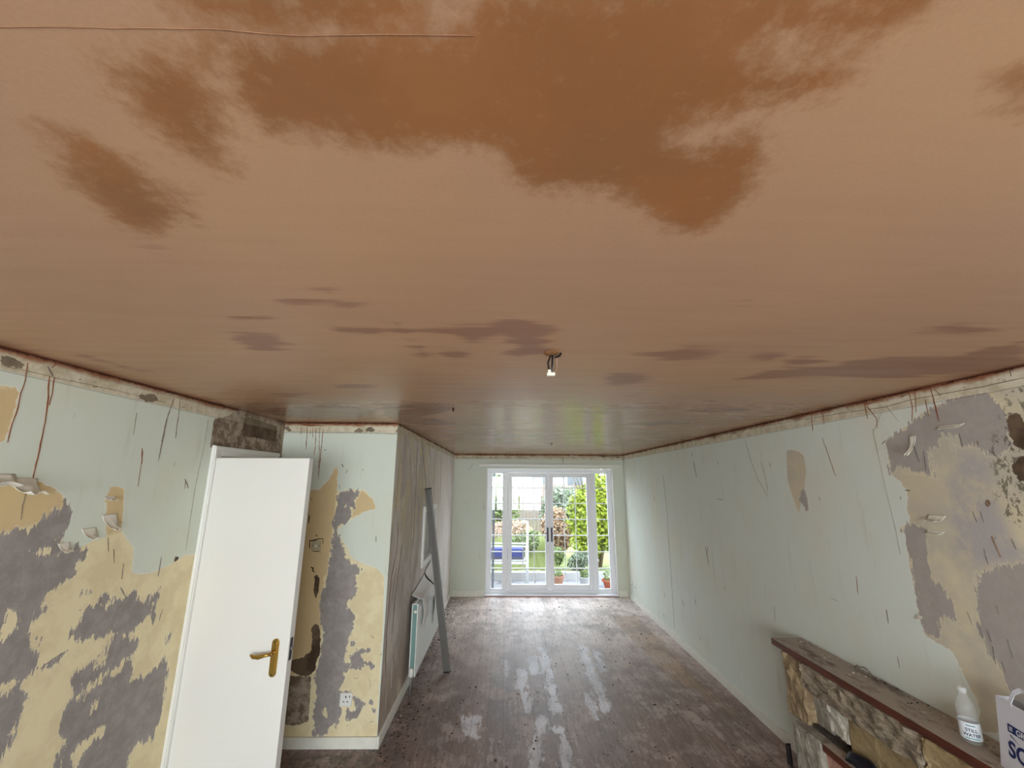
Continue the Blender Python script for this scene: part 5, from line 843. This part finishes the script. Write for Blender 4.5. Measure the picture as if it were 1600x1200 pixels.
def shrub(name, x, y, z0, rx_, rz, n, s_, mat, label, cat='shrub', stems=5, trunk=None, group=None):
    e = empty(name, (x, y, z0), label=label, cat=cat, group=group); st_ = MB()
    for k_ in range(stems):
        a = 2 * PI * k_ / stems + random.random(); st_.tube([(x, y, z0 - .05), (x + .25 * rx_ * math.cos(a), y + .25 * rx_ * math.sin(a), z0 + rz * .7), (x + .7 * rx_ * math.cos(a), y + .6 * rx_ * math.sin(a), z0 + rz * 1.5)], [.03 * (trunk or 1), .02 * (trunk or 1), .006], 6)
    st_.build('stem', LM['bark'], e)
    f_ = MB()
    for k_ in range(6): foliage(f_, (x + random.uniform(-.45, .45) * rx_, y + random.uniform(-.4, .4) * rx_, z0 + rz * random.uniform(.7, 1.35)), (rx_ * .62, rx_ * .55, rz * .6), n // 6, s_)
    f_.build('foliage', LM[mat], e); return e
random.seed(21)
shrub('garden_tree', 2.24, 10.6, 0, .88, 1.42, 6500, .06, 'lime', 'tall bright lime-green tree outside the right garden door', 'tree', 7, 1.4)
shrub('russet_shrub', 1.42, 11.75, 0, .48, .66, 2600, .06, 'red', 'russet-leaved shrub outside, left of the lime-green tree')
shrub('evergreen_shrub', 2.60, 10.0, -.02, .26, .55, 2400, .06, 'dark', 'dark evergreen shrub behind the right side pane')
shrub('flower_clump', 1.72, 10.1, -.02, .36, .22, 1400, .05, 'pale', 'low pale grey-green plants beside the patio kerb')
shrub('flower_clump', 1.15, 10.4, -.02, .28, .26, 1100, .05, 'green', 'low green plants at the foot of the russet shrub')
shrub('garden_shrub', .50, 10.9, 0, .36, .42, 1500, .06, 'green', 'green shrub behind the white post outside the left door')
shrub('garden_shrub', -.25, 15.2, 0, 1.1, 1.1, 2400, .09, 'green', 'broad green shrub far down the garden at the left')
shrub('garden_shrub', 2.2, 15.6, 0, 1.0, .95, 2400, .09, 'pale', 'pale green shrub far down the garden in the middle')
shrub('garden_shrub', -1.5, 13.5, 0, .7, 1.35, 1800, .08, 'dark', 'dark green shrub behind the left side pane')
shrub('red_flowering_shrub', .10, 14.0, 0, .85, .40, 1800, .06, 'pink', 'pinkish flowering shrub in the middle of the lawn')
# long grass
tg = MB(); random.seed(9)
for i in range(5200):
    x = random.uniform(-1.6, 1.2); y = random.uniform(9.98, 13.5); h = random.uniform(.10, .36) * (1 if y < 11.5 else 1.4); dx = random.gauss(0, .05)
    tg.poly([(x - .008, y, -.03), (x + .008, y, -.03), (x + dx, y + random.gauss(0, .03), h)])
tag(tg.build('long_grass', leaf_mat('grass_blades', (118, 130, 70), (156, 160, 106))), 'long yellow-green grass growing beyond the patio kerb', 'grass', kind='stuff')
# fence, neighbour's house
fe = empty('garden_fence', (1.5, 17.6, 0), label='pale upright-board fence at the end of the garden', cat='fence'); fw = plain('weathered_board', srgb(136, 122, 112), .9)
for k_ in range(4): bx('post', -6.6 + 4 * k_, -6.5 + 4 * k_, 17.6, 17.7, -.05, 1.9, fw, fe)
fbm = MB()
for k_ in range(92): fbm.box(-6.5 + k_ * .14, -6.5 + k_ * .14 + .125, 17.57, 17.6, 0, 1.78 + .03 * (k_ % 3 == 0))
fbm.build('board_panel', fw, fe)
hs = empty('neighbour_house', (-1, 24, 0), label='pale house with a grey roof beyond the garden fence', cat='house')
bx('wall', -8, 5, 23, 30, -.1, 3.0, plain('pale_render', srgb(150, 146, 144), .9), hs)
rf = MB(); rf.poly([(-8.4, 22.6, 2.9), (5.4, 22.6, 2.9), (5.4, 26.5, 5.6), (-8.4, 26.5, 5.6)]); rf.poly([(-8.4, 30.4, 2.9), (-8.4, 26.5, 5.6), (5.4, 26.5, 5.6), (5.4, 30.4, 2.9)]); rf.poly([(-8.4, 22.6, 2.9), (-8.4, 26.5, 5.6), (-8.4, 30.4, 2.9)]); rf.poly([(5.4, 22.6, 2.9), (5.4, 30.4, 2.9), (5.4, 26.5, 5.6)]); rf.poly([(-8.4, 22.6, 2.9), (-8.4, 30.4, 2.9), (5.4, 30.4, 2.9), (5.4, 22.6, 2.9)])
rm_ = Mat('roof_tiles', .9, .2); wv_ = rm_.n('ShaderNodeTexBrick'); rm_.put(wv_.inputs['Vector'], rm_.obj()); wv_.inputs['Scale'].default_value = 3; wv_.inputs['Color1'].default_value = (.13, .125, .13, 1); wv_.inputs['Color2'].default_value = (.2, .19, .2, 1); wv_.inputs['Mortar'].default_value = (.08, .08, .08, 1); rm_.col(wv_.outputs[0])
rf.build('roof', rm_.m, hs)
for x in (-5, -2.2, 1.2, 3.2): w_ = bx('window', x, x + 1.0, 22.96, 23.0, 1.2, 2.3, M['upvc'], hs); bx('pane', x + .08, x + .92, 22.94, 22.96, 1.28, 2.22, plain('dark_pane', srgb(90, 96, 104), .2, .5), w_)
# white tube frame with a blue cushion on the patio
gf = empty('garden_bench', (0, 9.35, -.15), label='white metal framed garden seat with a blue cushion on the patio', cat='bench'); wp = plain('white_coated_tube', srgb(190, 190, 190), .4, .4, var=.01)
for x, y in ((.47, 9.2), (-1.5, 9.2), (.47, 9.62), (-1.5, 9.62)): MB().tube([(x, y, -.12), (x, y, 1.10 if y < 9.5 and x > 0 else .56)], .024, 10).build('leg', wp, gf, smooth=True)
fr2 = MB()
for y in (9.2, 9.62): fr2.tube([(-1.5, y, .30), (.47, y, .30)], .022, 8); fr2.tube([(-1.5, y, .62), (.47, y, .62)], .016, 8)
for x in (-1.5, -.5, .47): fr2.tube([(x, 9.2, .30), (x, 9.62, .30)], .020, 8)
fr2.tube([(.47, 9.2, 1.09), (.36, 9.2, 1.12)], .026, 8); fr2.build('frame', wp, gf, smooth=True)
bx('base_tray', -1.45, .42, 9.24, 9.60, .322, .37, wp, gf, bevel=.01)
MB().box(-1.40, .40, 9.22, 9.60, .372, .57).build('cushion', plain('blue_fabric', srgb(44, 52, 104), .8, .2, var=.12, scale=8), gf, bevel=.035, seg=4)
bx('cushion_base', -1.40, .40, 9.215, 9.605, .371, .42, plain('grey_fabric', srgb(60, 60, 74), .8, .2), gf, bevel=.01)
for x in (.47, -1.5): MB().lathe([(.01, -.012), (.032, -.012), (.032, .012), (.01, .012)], 14, Matrix.Translation((x, 9.2, -.117)) @ Matrix.Rotation(PI / 2, 4, 'Y')).build('caster', M['dark_metal'], gf)
def pot(x, y, r, h, label, c=(140, 80, 60), z=-.15):
    e = empty('plant_pot', (x, y, z), label=label, cat='pot'); T = Matrix.Translation((x, y, z))
    MB().lathe([(r * .66, 0), (r * .95, h * .85), (r * 1.06, h * .86), (r * 1.06, h), (r * .9, h), (r * .85, h * .85), (.01, h * .84)], 22, T).build('pot_body', plain('terracotta', srgb(*c), .85, .2), e)
    f_ = MB(); random.seed(int(x * 100))
    foliage(f_, (x, y, z + h + r * .5), (r * .9, r * .9, r * .7), 120, .035); f_.build('plant', LM['green'], e)
pot(1.06, 9.22, .15, .22, 'round terracotta pot on the patio by the right garden door', (150, 110, 88))
pot(2.12, 9.12, .16, .16, 'wide terracotta pot beyond the right side pane', (140, 74, 50)); pot(1.62, 9.2, .11, .20, 'small pale pot among the plants on the patio', (150, 150, 150))
dp = MB().tube([(-.21, 8.3, -.15), (-.21, 8.3, 2.8)], .022, 10); tag(dp.build('drain_pipe', plain('grey_pipe', srgb(80, 82, 86), .5), smooth=True), 'thin grey pipe standing outside the left side pane', 'pipe')
